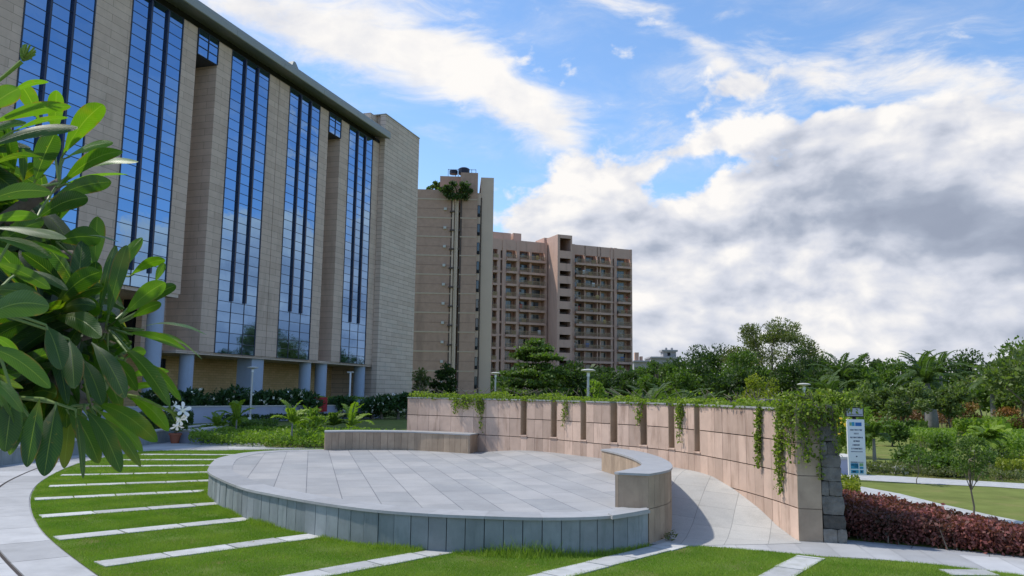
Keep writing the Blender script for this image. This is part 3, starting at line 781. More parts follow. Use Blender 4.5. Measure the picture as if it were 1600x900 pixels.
# soil behind the wall where the creeper roots
soil = [tuple(wp(s, TH + .05)) for s in np.linspace(0, LT - 1.6, 30)]; soil2 = [tuple(wp(s, TH + .9)) for s in np.linspace(0, LT - 1.6, 30)]
b = MB(); ring = soil + soil2[::-1]
for i in range(29):
    q = [soil[i], soil[i + 1], soil2[i + 1], soil2[i]]; q = q[::-1] if i < 0 else q
    b.hexa([(*p, -.05) for p in q], [(*p, 1.5) for p in q], .5)
struct(b.build('planting_soil', 'soil'))

# ------------------------------------------------------------------ creeper on the wall
def creeper(name, label, pts, leaf=.05, mt='lf_vine', asp=.75, stems=None, tones=None):
    rng = rng_(); pts = np.asarray(pts); o = pts.mean(0); o[2] = 0
    t = thing(name, label, 'creeper', tuple(o), 0)
    V = leaf_quads(pts - o, leaf, asp, rng, None, 0, .1)
    np_mesh('foliage', V, 4, rng.random(len(pts)) if tones is None else tones, mt, t)
    if stems:
        b = MB()
        for st in stems: b.tube([np.array(p) - o for p in st], [.006] * len(st), 4, cap=False)
        b.build('stem', 'bark', t)
    return t
rng = np.random.default_rng(77)
def top_mass(s0, s1, n, hgt):
    s = s0 + (s1 - s0) * rng.random(n)
    hv = hgt * (.55 + .45 * np.sin(s * 2.3 + 1) * np.sin(s * 5.1) + .25 * np.sin(s * 11.7))
    hv = np.maximum(hv, hgt * .25)
    d = -.05 + .75 * rng.random(n) ** .8; z = ZW + .01 + hv * rng.random(n) ** .8 - .03 * (d < .05)
    P = np.array([[*wp(a, c), e_] for a, c, e_ in zip(s, d, z)])
    sp = rng.random(n) < .015; P[sp, 2] += .18 * rng.random(sp.sum())
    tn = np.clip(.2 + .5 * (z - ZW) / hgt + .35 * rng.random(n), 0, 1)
    st = []
    for k in range(60):
        a = s0 + (s1 - s0) * rng.random(); st.append([(*wp(a, .4), ZW + .0), (*wp(a + .1 * rng.normal(), .3), ZW + .15), (*wp(a + .15 * rng.normal(), .25), ZW + .22 + .12 * rng.random())])
    return P, tn, st
sA = s_at(655); sM = s_at(862); sZ = LT
for nm, a, c, n, hgt, lab in (('creeper', sA - .3, sM, 7500, .17, 'green creeper lying thick along the far left half of the curved wall top'),
                              ('creeper', sM, sZ - .02, 9000, .13, 'green creeper lying along the right half of the curved wall top above the niches')):
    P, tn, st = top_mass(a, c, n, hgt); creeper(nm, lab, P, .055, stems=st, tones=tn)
def hang(px, zlow, width, n, label, spread=1.0, s=None, dmul=1.0, back=0.0, yellow=False, taper=.75):
    s = s_at(px) if s is None else s; P = []; st = []
    nst = max(1, int(width / .05))
    for k in range(nst):
        so = s + (rng.random() - .5) * width; ln = (ZW - zlow) * (1 if k == 0 else .25 + .65 * rng.random() ** 1.3); m_ = int(.62 * n / nst * (.4 + ln / (ZW - zlow)))
        path = []; ph = rng.random() * 6
        for q in range(7):
            f = q / 6; path.append((*wp(min(so + .03 * math.sin(ph + 3 * f) * spread, LT), -.035 - .02 * f), ZW + .06 - ln * f))
        st.append(path); pa = np.array(path)
        f = rng.random(m_) ** taper * 6; i = np.minimum(f.astype(int), 5); fr = (f - i)[:, None]
        c = pa[i] * (1 - fr) + pa[i + 1] * fr + rng.normal(size=(m_, 3)) * np.array([.028, .028, .03]) * dmul
        P.append(c)
    return creeper('creeper', label, np.concatenate(P), .042, mt='lf_vine', stems=st)
hang(755, .95, .30, 700, 'creeper strands hanging down the wall behind the end of the long low bench')
hang(735, 1.35, .9, 1500, 'yellowing creeper tuft drooping over the left part of the wall top', dmul=1.8)
hang(888, 1.15, .18, 260, 'short creeper strand hanging between the second and third niche')
hang(1003, 1.30, .14, 200, 'thin creeper sprig hanging over the fifth niche')
hang(1062, 1.05, .30, 800, 'bushy creeper tuft hanging beside the sixth niche', dmul=1.3)
hang(1186, .84, .16, 900, 'long creeper strand hanging down the wall left of the longest one')
hang(1217, .52, .22, 1100, 'longest creeper strand hanging down the sunlit right part of the wall')
# the heavy mass that wraps the end of the wall
rng = np.random.default_rng(99); P = []; st = []
for k in range(30):
    a = rng.random() * 1.0; base = (wp(LT - .45 + a * .9) if a < .5 else eP + eN * ((a - .5) * 1.15) + eT * .05)
    off = (-eN * .05 if a < .5 else eT * .04)
    ln = (.22 + .85 * rng.random() ** 2.4) * (1 if .35 < a < .95 else .7); ph = rng.random() * 6; path = []
    for q in range(7):
        f = q / 6; p = base + off + np.array([math.sin(ph + 4 * f), math.cos(ph)]) * .02; path.append((p[0], p[1], ZW + .10 - ln * f))
    st.append(path); pa = np.array(path); m_ = int(130 * ln + 30); f = rng.random(m_) ** 1.1 * 6; i = np.minimum(f.astype(int), 5); fr = (f - i)[:, None]
    P.append(pa[i] * (1 - fr) + pa[i + 1] * fr + rng.normal(size=(m_, 3)) * .035)
m_ = 2600; a = rng.random(m_); c0 = wp(LT - .3); P.append(np.c_[(c0 + np.outer(a, eN * .85) + rng.normal(size=(m_, 2)) * .09), ZW + .02 + .20 * rng.random(m_) + .05 * rng.normal(size=m_)])
creeper('creeper', 'dense creeper mass wrapping the right end of the curved wall and its rubble back', np.concatenate(P), .042, stems=st)
# ------------------------------------------------------------------ office building (local x along the facade, -y outwards)
AZ = R(17.9)
P0 = atd(580.7, 568.8, 80)
off = thing('office_building', 'long stone and blue glass office building with overhanging curved roof on blue columns', 'building', (P0.x, P0.y, 0), PI / 2 - AZ)
TOPZ = 27.05; BOT = 4.5; BOT2 = 8.2
GL = [(-59.4, -54.7, BOT2), (-50.2, -45.5, BOT2), (-41.0, -36.4, BOT2), (-33.6, -29.05, BOT2), (-23.8, -19.1, BOT), (-16.2, -11.45, BOT), (-6.2, -1.45, BOT)]
REC = [(-27.6, -25.4), (-9.95, -7.8)]
b = MB()
def pier(s0, s1, z0, y0=0.0): b.box(s0, s1, y0, 1.2, z0, TOPZ - .02)
pier(-75, -59.4, BOT2); pier(-54.7, -50.2, BOT2); pier(-45.5, -41.0, BOT2); pier(-36.4, -33.6, BOT2); pier(-29.05, -27.6, BOT2)
pier(-25.4, -23.8, BOT); pier(-19.1, -17.72, BOT); pier(-17.66, -16.2, BOT); pier(-11.45, -9.95, BOT); pier(-7.8, -6.2, BOT); pier(-1.45, -.002, BOT)
for a, c in REC:
    b.box(c - .001, c + .5, 1.201, 3.6, BOT, TOPZ - .02); b.box(a - .5, a, 1.201, 3.6, BOT if a > -20 else BOT2, TOPZ - .02)
    b.box(a, c - .002, 3.0, 3.5, BOT, TOPZ - .02)
wallo = b.build('wall', 'facade', off)
b = MB(); b.box(-17.72, -17.66, .05, 1.1, BOT, TOPZ - .03); b.build('expansion_joint', 'joint', off)
b = MB()                                                    # soffits, spandrel and the body behind
b.box(-75, -27.7, .06, 16, BOT2 - .25, BOT2 - .003); b.box(-27.6, .3, .06, 16, BOT - .2, BOT - .003)
b.build('soffit', 'tower', off)
b = MB(); b.box(-75, -27.66, 3.7, 18, BOT2 + .01, TOPZ); b.box(-27.65, .29, 3.7, 18, 4.6, TOPZ); b.box(-75, .3, 1.0, 3.65, TOPZ - .5, TOPZ + .01); b.build('body', 'dark', off)
rng = np.random.default_rng(12)
for (a, c, zb) in GL:
    w = (c - a); cols = [a + w * k / 3 for k in range(4)]; zs = [zb]
    while zs[-1] < TOPZ - .5: zs.append(min(zs[-1] + .752, TOPZ - .03))
    fr = MB()
    for x in (a + .02, c - .02): fr.box(x - .04, x + .04, -.04, .3, zb, TOPZ - .03)
    for x in cols[1:3]: fr.box(x - .03, x + .03, -.025, .2, zb, TOPZ - .03)
    for z in zs: fr.box(a + .05, c - .05, -.015, .15, z - .022, z + .022)
    wn = fr.build('window', 'frame', off)
    pn = MB()
    for i in range(3):
        for z0, z1 in zip(zs[:-1], zs[1:]):
            tx, tz = rng.normal() * .0022, rng.normal() * .0022; x0, x1 = cols[i], cols[i + 1]; hx, hz = (x1 - x0) / 2, (z1 - z0) / 2; cy = .0
            pn.poly([(x0, cy + tx * hx + tz * hz, z0), (x1, cy - tx * hx + tz * hz, z0), (x1, cy - tx * hx - tz * hz, z1), (x0, cy + tx * hx - tz * hz, z1)], .3 + .5 * rng.random())
    pn.build('pane', 'glass', wn)
    fn = MB(); z0 = zb + 3.83 if zb == BOT else zb + 1.0
    for x in cols[1:3]:
        fn.box(x - .075, x + .075, -.15, .02, z0, TOPZ - .2)
    fn.build('fin', 'fin', wn)
for a, c in REC:                                            # glazed boxes closing the top of each recess
    fr = MB(); z0, z1 = 25.15, TOPZ - .03
    for x in (a + .01, (a + c) / 2, c - .06): fr.box(x, x + .05, -.10, .1, z0, z1)
    for z in (z0, z0 + .62, z0 + 1.24, z1): fr.box(a + .06, c - .06, -.09, .05, z - .025, z + .025)
    fr.box(a, c, .1, 2.9, z0 + .02, z0 + .12)
    wn = fr.build('window', 'frame', off); pn = MB()
    for x0, x1 in ((a, (a + c) / 2), ((a + c) / 2, c)): pn.poly([(x0, -.05, z0), (x1, -.05, z0), (x1, -.05, z1), (x0, -.05, z1)], .8)
    pn.build('pane', 'glass', wn)
# dark band and oversailing roof
b = MB(); b.box(-75, -.2, .45, 3, TOPZ + .01, TOPZ + .84); 
b.build('louvre_band', 'darkband', off)
OV = 1.25
prof = [(-OV, 27.38), (-OV - .06, 27.42), (-OV - .06, 27.85), (-OV, 28.1), (-.9, 28.3), (.8, 28.7), (4, 29.2), (9, 29.5), (18, 29.5), (18, 28.0), (1.0, 27.9)]
b = MB(); b.hexa([(-75, y, z) for y, z in prof[::-1]], [(-.15, y, z) for y, z in prof[::-1]], .5)
for x in np.arange(-73, -1, 6.0): b.box(x, x + .04, -OV - .075, -OV - .055, 27.43, 27.84)
b.build('roof', 'roof', off)
b = MB(); b.hexa([(-17.6, -1, 28.1), (-16.4, -1, 28.1), (-16.4, .2, 28.5), (-17.6, .2, 28.5)], [(-17.2, -.9, 28.75), (-16.9, -.9, 28.75), (-16.9, -.6, 28.75), (-17.2, -.6, 28.75)])
b.build('roof_vent', 'roof', off)
# columns
for s_, zt, r_ in [(-46.8, BOT2, .5), (-38, BOT2, .5), (-28.9, BOT2, .52), (-25.65, BOT, .48), (-10.75, BOT, .5), (-8.15, BOT, .52), (-1.05, BOT, .55)]:
    b = MB(); b.tube([(s_, .75, -.1), (s_, .75, zt - .19)], [r_, r_], 24, cap=False); b.build('column', 'column', off, True)
b = MB(); b.hexa(*[[(-18.95, .3, z), (-17.4, .3, z), (-17.4, 1.6, z), (-18.95, 1.6, z)] for z in (-.1, BOT - .19)]); b.build('column', 'column', off)
# ground floor set back, with openings
b = MB(); openings = [(-24.0, -23.2), (-21.6, -20.9), (-5.6, -3.8), (-2.5, -1.7), (-34, -31.5), (-43, -40)]
cur = -75
for a, c in sorted(openings + [(-27.66, -27.65)]): b.box(cur, a, 4.6, 5.0, -.1, BOT2 - .24 if a < -27 else BOT - .19); b.box(a, c, 4.6, 5.0, -.1, .3); b.box(a, c, 4.6, 5.0, BOT - .41, (BOT2 - .24 if a < -27 else BOT - .19)); cur = c
b.box(cur, .3, 4.6, 5.0, -.1, BOT - .19); b.box(-75, -27.65, 4.595, 5.0, 5.5, BOT2 - .26) if False else None
b.box(-14.1, -13.7, 4.45, 4.6, 0, BOT - .21)
b.build('ground_floor_wall', 'tanstone', off)
for a, c in openings:
    f = MB(); zt = BOT - .4
    f.box(a, a + .08, 4.62, 4.8, .3, zt); f.box(c - .08, c, 4.62, 4.8, .3, zt); f.box(a, c, 4.62, 4.8, zt - .06, zt); f.box(a, c, 4.62, 4.8, 2.0, 2.06); f.box((a + c) / 2 - .03, (a + c) / 2 + .03, 4.63, 4.79, .3, zt - .07)
    w_ = f.build('window', 'frame', off); p_ = MB(); p_.poly([(a, 4.75, .3), (c, 4.75, .3), (c, 4.75, BOT - .19), (a, 4.75, BOT - .19)]); p_.build('pane', 'winglass', w_)
b = MB(); b.box(-75, .3, 5.1, 12, -.1, BOT - .25); b.build('core', 'dark', off)
# stair tower at the far end: proud of the facade
b = MB(); TW = -.6
b.box(.0, 8.3, TW, -.003, -.1, 30.1); b.box(.31, 8.3, -.003, 18, -.1, 30.1)
b.box(-1.2, .3, .5, 5.0, 28.9, 30.0)
b.build('tower_wall', 'tower', off)
b = MB(); b.box(-.05, 8.35, TW - .05, 18.05, 30.102, 30.2); b.build('parapet_cap', 'roof', off)
b = MB(); b.box(-1.0, -.1, -.06, .0, 27.1, 27.35); b.build('vent_opening', 'dark', off)

# ------------------------------------------------------------------ apartment buildings
def facade_root(name, label, px, py, D, az, group=None):
    q = atd(px, py, D); return thing(name, label, 'apartment building', (q.x, q.y, 0), PI / 2 - az, group), q
def on_plane(px, py, q, az):
    t = Vector((math.sin(az), math.cos(az), 0)); n = Vector((math.cos(az), -math.sin(az), 0)); d = ray(px, py)
    k = (q.x * n.x + q.y * n.y) / (d.x * n.x + d.y * n.y); w = Vector((d.x * k, d.y * k, EYE + d.z * k)); return (w - Vector((q.x, q.y, 0))).dot(t), w.z
# --- the near slab with the planted recess
azA = R(86); tA, qA = facade_root('apartment_tower', 'tall nearly windowless brown tower with a drain pipe recess, left of the long block', 744, 500, 128, azA)
def PA(px, py): return on_plane(px, py, qA, azA)
x_l = PA(560, 400)[0]; x_p0, x_p1 = PA(706.5, 400)[0], PA(717.5, 400)[0]; x_r = PA(744.5, 400)[0]; x_w = PA(749.5, 400)[0]; x_c = PA(770, 400)[0]
lines = [PA(690, 240 + y / 5)[1] for y in (357, 503, 648, 796)]; pitch = (lines[0] - lines[3]) / 3; ztop = PA(690, 240 + 283 / 5)[1]; zt2 = PA(700, 240 + 148 / 5)[1]; ztc = PA(760, 276)[1]
print('tower A', x_l, x_p0, x_p1, x_r, x_w, x_c, lines, pitch, ztop, zt2, ztc)
b = MB(); b.box(x_l, x_p0, 0, 16, -.1, ztop); b.box(x_p1, x_r, -.35, 16, -.1, zt2); b.box(x_p0 - 2.3, x_p1, 2.2, 16, -.1, zt2 - .01); b.box(x_p0 + .0, x_p1, 1.6, 2.19, -.1, ztop)
b.build('wall', 'aptgrit', tA)
b = MB(); z = lines[0]
while z > 1:
    b.box(x_l, x_p0 - .02, -.05, .02, z - .11, z + .11); b.box(x_p1 + .02, x_r - .02, -.40, -.33, z - .09, z + .09)
    z -= pitch
b.box(x_p0 - 2.3, x_p1, 2.12, 2.2, zt2 - 3.2, zt2 - 3.0)
b.build('string_course', 'aptgroove', tA)
b = MB(); b.box(x_p0 - .35, x_p0 - .02, -.02, -.003, 0, ztop - 1.0); b.box(x_p1 + .02, x_p1 + .3, -.37, -.352, 0, ztop - 1.0); b.build('recess_shade_strip', 'aptdark', tA)  # dark strips on the wall faces widen the recess's shade by colour
b = MB(); z = lines[0] - pitch / 2
while z > 1: b.box(x_l, x_p0 - .02, -.012, .0, z - .04, z + .04); b.box(x_p1 + .02, x_r - .02, -.362, -.35, z - .04, z + .04); z -= pitch
for x in (x_l + 8, x_p0 - 2.6 - 4, x_p0 - 6.4): b.box(x, x + .07, -.012, .0, 0, ztop - 2.5)
b.build('panel_groove', mat('faint_groove', (.27, .18, .14), .9), tA)
z = lines[0]                                        # service balconies, pipes and brackets in the recess
while z > 1: b = MB(); b.box(x_p0 - .5, x_p1 + .05, -.55, 1.5, z - pitch + .9, z - pitch + 1.15); b.build('service_ledge', 'aptdark', tA); b = MB(); b.box(x_p0 - 1.5, x_p0 - 1.05, -.3, .0, z - 1.8, z - 1.4); b.build('air_conditioner', 'concrete', tA); z -= pitch
for xo, m_, r_ in ((.35, 'aptlight', .13), (.75, 'aptgroove', .10), (1.0, 'aptlight', .12)):
    b = MB(); b.tube([(x_p0 + xo - .3, -.45 if xo > .5 else -.2, 0), (x_p0 + xo - .3, -.45 if xo > .5 else -.2, ztop - 1.5)], r_ * 1.45, 8); b.build('drain_pipe', m_, tA)
b = MB(); b.box(x_r, x_w, .2, 16, -.1, zt2 - 3.2); b.box(x_w, x_c, .6, 16, -.1, ztc)
b.build('side_wall', 'aptlight', tA)
b = MB(); b.tube([(x_w + .12, .45, 0), (x_w + .12, .45, ztop - 1)], .09, 6); b.build('drain_pipe', 'aptdark', tA)
z = lines[0] - .8
while z > 3:
    b = MB(); b.box(x_r + .02, x_w - .03, .1, .25, z - 1.9, z); w_ = b.build('window', 'dark', tA); b = MB(); b.box(x_r + .06, x_w - .1, .06, .1, z - 1.35, z - .08); b.build('pane', 'winglass', w_); z -= pitch
b = MB(); zp = zt2
for k in range(5): b.tube([(x_p1 - .9 + .45 * k, 3, zp), (x_p1 - .9 + .45 * k, 3, zp + .5)], .05, 5)
b.build('tank_stand', 'black', tA)
tk = thing('water_tank', 'dark water tank group on the roof of the tall brown tower', 'water tank', tA.matrix_world @ Vector((0, 0, 0)))
q_ = Vector((qA.x, qA.y, 0)) + Vector((math.sin(azA), math.cos(azA), 0)) * (x_p1 + .3); tk.location = (q_.x, q_.y + 2.5, zt2 + .45)
b = MB(); b.lathe((0, 0, 0), [(.9, 0), (.95, .1), (.95, .9), (.6, 1.1), (.2, 1.2)], 14); b.lathe((-1.7, 0, 0), [(.7, 0), (.7, .6), (.2, .8)], 12); b.build('tank', 'tank', tk)
b = MB(); [b.tube([(x, 0, -.45), (x, 0, .9)], .04, 5) for x in (-2.6, 1.3, 2.0)]; b.tube([(-2.6, 0, .8), (2.0, 0, .8)], .04, 5); b.build('frame', 'black', tk)

# --- the long block with loggias
azB = R(67); FL = 3.02
tB, qB = facade_root('apartment_block', 'long pinkish apartment block with rows of recessed balconies and an open stair shaft', 853, 500, 189, azB)
def PB(px, py): return on_plane(px, py, qB, azB)
def bx(zx): return 760 + zx / 6.43
def by(zy): return 350 + zy / 6.43
def SX(zx, zy=450): return PB(bx(zx), by(zy))[0]
zroofL = PB(bx(340), by(165))[1]; zroofR = PB(bx(900), by(205))[1]
zl0 = PB(bx(400), by(370))[1]; zr0 = PB(bx(1000), by(405))[1]; zs0 = PB(bx(790), by(345))[1]; zst = PB(bx(790), by(110))[1]
print('block', zroofL, zroofR, zl0, zr0, zs0, zst, (zl0 - PB(bx(400), by(495))[1]), SX(40), SX(600), SX(715), SX(860), SX(875), SX(1460))
FLh = (zl0 - PB(bx(400), by(370 + 125 * 3))[1]) / 3
wallb = MB(); shade_b = MB(); rail = []; wins = []
def bay(x0, x1, ztop, zf0, kind, y=0.0, proj=.9):
    """one vertical stack of loggias between two piers; zf0 = slab level of the top floor"""
    z = zf0; n = 0
    wallb.box(x0, x1, y, y + .25, zf0 + FLh - .75, ztop)                       # top spandrel
    wallb.box(x0, x1, y + 1.7, y + 12, -.1, ztop - .02)                        # back wall
    while z > -1:
        wallb.box(x0, x1, y - (proj if kind != 'slot' else 0), y + 1.69, z - .38, z + .14)
        if z < zf0: pass
        rail.append((x0, x1, y - proj + .05, z + .14, kind)); wins.append((x0, x1, y + 1.66, z + .14, kind)); z -= FLh; n += 1
def pierb(x0, x1, ztop, y=0.0, d=2.0): wallb.box(x0, x1, y, y + d, -.1, ztop)
LB = [(65, 110), (140, 160), (195, 300), (330, 585)]
xs = [SX(40)]; prev = SX(20)
zL = zroofL
for a, c in LB:
    A_, C_ = SX(a), SX(c); pierb(prev, A_, zL, -.15 if a > 150 else 0)
    if c - a > 25: bay(A_, C_, zL - .05, zl0, 'logg', 0, .8 if a > 150 else .3)
    else:
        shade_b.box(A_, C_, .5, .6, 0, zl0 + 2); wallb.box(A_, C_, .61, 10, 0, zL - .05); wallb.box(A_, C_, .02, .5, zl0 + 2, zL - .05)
        z = zl0
        while z > 0: wallb.box(A_, C_, .1, .49, z - .2, z + .2); z -= FLh
    prev = C_
pierb(prev, SX(610), zL - .05, -.1)
x0, x1 = SX(610), SX(662); wallb.box(x0, x1, 2.6, 12, 0, zL + 1.4); z = zl0 - .4
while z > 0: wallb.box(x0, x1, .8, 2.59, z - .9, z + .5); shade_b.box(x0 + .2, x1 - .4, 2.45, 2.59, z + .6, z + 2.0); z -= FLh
# stair shaft: side wall and front with openings
xa, xb_, xc, xd = SX(715), SX(725), SX(845), SX(860); YS = -5.2
def on_plane_off(px, py, q, az, dy):
    n = Vector((-math.cos(az), math.sin(az), 0)); return on_plane(px, py, q + n * dy, az)
xa, xc_, xd = [on_plane_off(bx(v), by(450), qB, azB, YS)[0] for v in (715, 847, 861)]; xb_ = xa + .6
zst = on_plane_off(bx(790), by(110), qB, azB, YS)[1]; zs0 = on_plane_off(bx(790), by(345), qB, azB, YS)[1]; FS = (zs0 - on_plane_off(bx(790), by(345 + 127 * 3), qB, azB, YS)[1]) / 3
wallb.box(xa, xb_, YS, 8, -.1, zst); wallb.box(xc_, xd, YS, 8, -.1, zst); wallb.box(xb_, xc_, YS, YS + .3, zst - .8, zst); wallb.box(xb_, xc_, 1, 8, -.1, zst - .05); wallb.box(xb_, xc_, YS + .02, 8, zst - .3, zst - .01)
z = zs0; first = True
while z > -2:
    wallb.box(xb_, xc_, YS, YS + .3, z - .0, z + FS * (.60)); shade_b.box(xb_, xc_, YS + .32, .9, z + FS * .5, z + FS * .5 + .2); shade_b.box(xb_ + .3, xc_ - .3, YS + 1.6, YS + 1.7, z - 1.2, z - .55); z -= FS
RB = [(885, 1245), (1265, 1281), (1308, 1445)]; prev = xd; zR = zroofR
for a, c in RB:
    A_, C_ = SX(a), SX(c); pierb(prev, A_, zR, -.15)
    if c - a > 100:
        bay(A_, C_, zR - .05, zr0, 'logg', 0, .9)
    else:
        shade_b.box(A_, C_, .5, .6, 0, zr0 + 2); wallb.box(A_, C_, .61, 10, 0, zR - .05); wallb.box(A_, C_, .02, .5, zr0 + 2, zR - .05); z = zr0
        while z > 0: wallb.box(A_, C_, .1, .49, z - .2, z + .2); z -= FLh
    if c - a > 300:
        for v in (985, 1110, 1140): wallb.box(SX(v), SX(v + 12), .0, 1.69, 0, zR - .06)
    prev = C_
pierb(prev, SX(1462), zR, -.1, 12)
for v in (440, 318 - 130 + 50): pass
wallb.box(SX(435), SX(455), .05, 1.69, 0, zL - .06)
# roof rooms and parapets
def roomb(a, c, zt, y0=3, y1=9, zb=None): wallb.box(SX(a, 100), SX(c, 100), y0, y1, (zb or zL) - .3, PB(bx(a), by(zt))[1] + (y0 * .12))
roomb(108, 296, 68); roomb(322, 402, 82); roomb(600, 660, 135, 1, 6)
wallb.build('wall', 'aptwall', tB); shade_b.build('opening_shade', 'aptdark', tB)  # dark boxes stand in for the shade inside slots and shaft
rng = np.random.default_rng(44)
wc = 0; rcnt = 0
wins = sorted(wins, key=lambda w: -w[3]); rail = sorted(rail, key=lambda w: -w[3])
for (x0, x1, y, z, kd) in wins[:100]:
    w = x1 - x0; f = MB(); nwin = 1 if w < 5 else (2 if w < 9 else 3)
    spots = [(x0 + w * (k + .5) / nwin + rng.normal() * .15) for k in range(nwin)]; pan = MB()
    for i, s_ in enumerate(spots):
        ww = min(w / nwin * .62, 2.3 + .5 * rng.random()); door = (i + int(z)) % 3 == 0; zb = z + (.0 if door else .85); zt = z + 2.2
        f.box(s_ - ww / 2, s_ + ww / 2, y - .03, y, zb, zt)
        pan.box(s_ - ww / 2 + .08, s_ - .04, y - .06, y - .035, zb + .08, zt - .08, rng.random()); pan.box(s_ + .04, s_ + ww / 2 - .08, y - .06, y - .035, zb + .08, zt - .08, rng.random())
    if w > 3: f.box(x0 + .1 * w, x0 + .1 * w + .5, y - .3, y, z + 1.5, z + 1.9)                # air conditioner
    o_ = f.build('window', 'concrete' if rng.random() < .6 else 'aptdark', tB); pan.build('pane', 'winglass', o_)
for (x0, x1, y, z, kd) in rail[:100]:
    b = MB(); b.box(x0, x1, y, y + .06, z + .85, z + .93); x = x0
    while x < x1 - .05: b.box(x, x + .06, y, y + .05, z, z + .85); x += .22
    if rng.random() < .5: a = x0 + (x1 - x0) * rng.random() * .6; b.box(a, a + 1.0, y + .1, y + .3, z, z + .8)
    b.build('railing', 'apttrim', tB)
cl_m = [mat('cloth_' + n_, c_, .9) for n_, c_ in (('white', (.6, .6, .6)), ('red', (.35, .06, .05)), ('blue', (.08, .14, .32)), ('ochre', (.45, .32, .12)))]
for i, (x0, x1, y, z, kd) in enumerate(rail[:100]):
    if x1 - x0 < 3 or rng.random() < .45: continue
    b = MB(); a = x0 + (x1 - x0 - 1.2) * rng.random(); b.box(a, a + .5 + .6 * rng.random(), y + .35, y + .39, z + .3, z + 1.25); b.build('laundry', cl_m[rng.integers(0, 4)], tB)
    if rng.random() < .5: b = MB(); a = x0 + (x1 - x0 - .9) * rng.random(); b.box(a, a + .75, y + .9, y + 1.2, z + .0, z + .55); b.build('air_conditioner', 'concrete', tB)
q_ = atd(bx(508), by(160), 196)
tk = thing('water_tank', 'small black water tank on the roof of the long apartment block', 'water tank', (q_.x, q_.y, zL))
b = MB(); b.lathe((0, 0, 0), [(.65, 0), (.7, .1), (.7, 1.0), (.5, 1.3), (.2, 1.45)], 12); b.build('tank', 'tank', tk); b = MB(); b.box(-1.8, -1, -.3, .3, -.1, .5); b.build('pump_box', 'tank', tk)
# --- two low pale houses further off
def far_house(label, px0, px1, pyt, D, extra=None):
    a, c = atd(px0, pyt, D), atd(px1, pyt, D); t = thing('distant_house', label, 'house', ((a.x + c.x) / 2, D, 0)); w = (c.x - a.x) / 2
    b = MB(); b.box(-w, w, 0, 10, -.1, a.z); b.box(-w - .3, w + .3, -.5, 10, a.z - .5, a.z - .2) ; b.build('wall', 'farwhite', t)
    b = MB(); b.box(-w * .85, w * .2, -.05, .0, 2, a.z - 2.0); b.build('opening', 'aptdark', t)
    if extra: extra(t, w, a.z)
    return t
def ex1(t, w, z):
    b = MB(); b.box(-w * .8, -w * .3, 1, 3, z, z + 2.3); b.box(-w * .1, w * .2, 1, 3, z, z + 1.2); b.build('rooftop_tank', 'aptwall', t)
far_house('small pale house with a rooftop tank just right of the apartment block', 990.5, 1015, 563, 230, ex1)
def ex2(t, w, z):
    b = MB(); b.box(-w * .1, w * .8, 1, 5, z, z + 1.5); b.box(-w * .2, w * .9, .5, 5.5, z + 1.5, z + 2.0); b.build('roof_room', 'farwhite', t)
    b = MB(); b.lathe((w * .2, 3, z + 2.0), [(.35, 0), (.35, .6), (.15, .8)], 8); b.lathe((w * .6, 3, z + 2.0), [(.35, 0), (.35, .6), (.15, .8)], 8); b.build('rooftop_tank', 'farwhite', t)
    b = MB(); b.box(w * .2, w * .4, .95, 1, z + .3, z + 1.2); b.build('window', 'dark', t)
far_house('pale flat roofed house with a roof room rising behind the trees', 1017, 1062, 557, 230, ex2)
# ------------------------------------------------------------------ garden on the left, before the office building
def G2(px, py): return xy(g(px, py))
# low planter wall with raised hedge
pA, pB = g(225, 664), g(640, 652)
dv = (pB - pA).normalized(); L_ = (pB - pA).length
t = thing('planter_wall', 'long low lavender grey planter wall in front of the office columns', 'wall', tuple(pA), math.atan2(dv.y, dv.x))
b = MB(); b.box(-12, L_ * .86, 0, .3, -.05, .92); b.build('wall', 'render', t)
b = MB(); b.box(-12, L_ * .86, -.04, .34, .92, .98); b.build('coping', 'concrete', t)
b = MB(); b.box(-12, L_ * .86, .31, 4, -.05, .85); b.build('soil', 'soil', t)
nrm = Vector((-dv.y, dv.x, 0))
def along(s, d): p = pA + dv * s + nrm * d; return (p.x, p.y)
hedge('hedge', 'green clipped hedge standing in the raised planter by the office wall', [along(L_ * .62, 1.2), along(L_ * .85, 1.2), along(L_ * .85, 2.6), along(L_ * .62, 2.6)], 1.0, 1.5, M['lf_bright'], .16, 130)
hedge('hedge', 'dark low hedge along the foot of the lavender planter wall', [along(4, -1.6), along(L_ * .99, -1.3), along(L_ * .99, -.5), along(4, -.5)], 0, .45, M['lf_dark'], .14, 220)
# frangipani shrubs
SH = [(243, 630, 2.0), (270, 629, 1.9), (299, 627, 2.0), (322, 632, 2.1), (360, 626, 2.2), (377, 631, 1.6), (408, 630, 1.9), (434, 629, 2.0), (452, 627, 1.8), (470, 629, 2.0), (484, 634, .9), (534, 633, 1.4), (583, 634, 1.7), (597, 632, 1.6), (622, 632, 1.6), (636, 627, 1.5)]
SHL = ['leftmost frangipani shrub of the row, half hidden by the near leaves', 'frangipani shrub of the row above the potted plant', 'frangipani shrub standing before the second blue column', 'frangipani shrub with pale lower leaves above the concrete planter end',
       'broad frangipani shrub left of the tall lamp post', 'narrow frangipani shrub just left of the tall lamp post', 'frangipani shrub just right of the tall lamp post before the square column', 'frangipani shrub with thin forked trunk right of the square column',
       'frangipani shrub with white blooms beside the thin white pole', 'round frangipani shrub on one clear stem left of the red cabinet', 'smallest frangipani shrub of the row touching the round one', 'frangipani shrub with white blooms right of the red cabinet',
       'frangipani shrub left of the pair below the stair tower corner', 'frangipani shrub leaning against its neighbour below the stair tower corner', 'frangipani shrub before the pale stair tower wall', 'frangipani shrub at the left end of the curved wall']
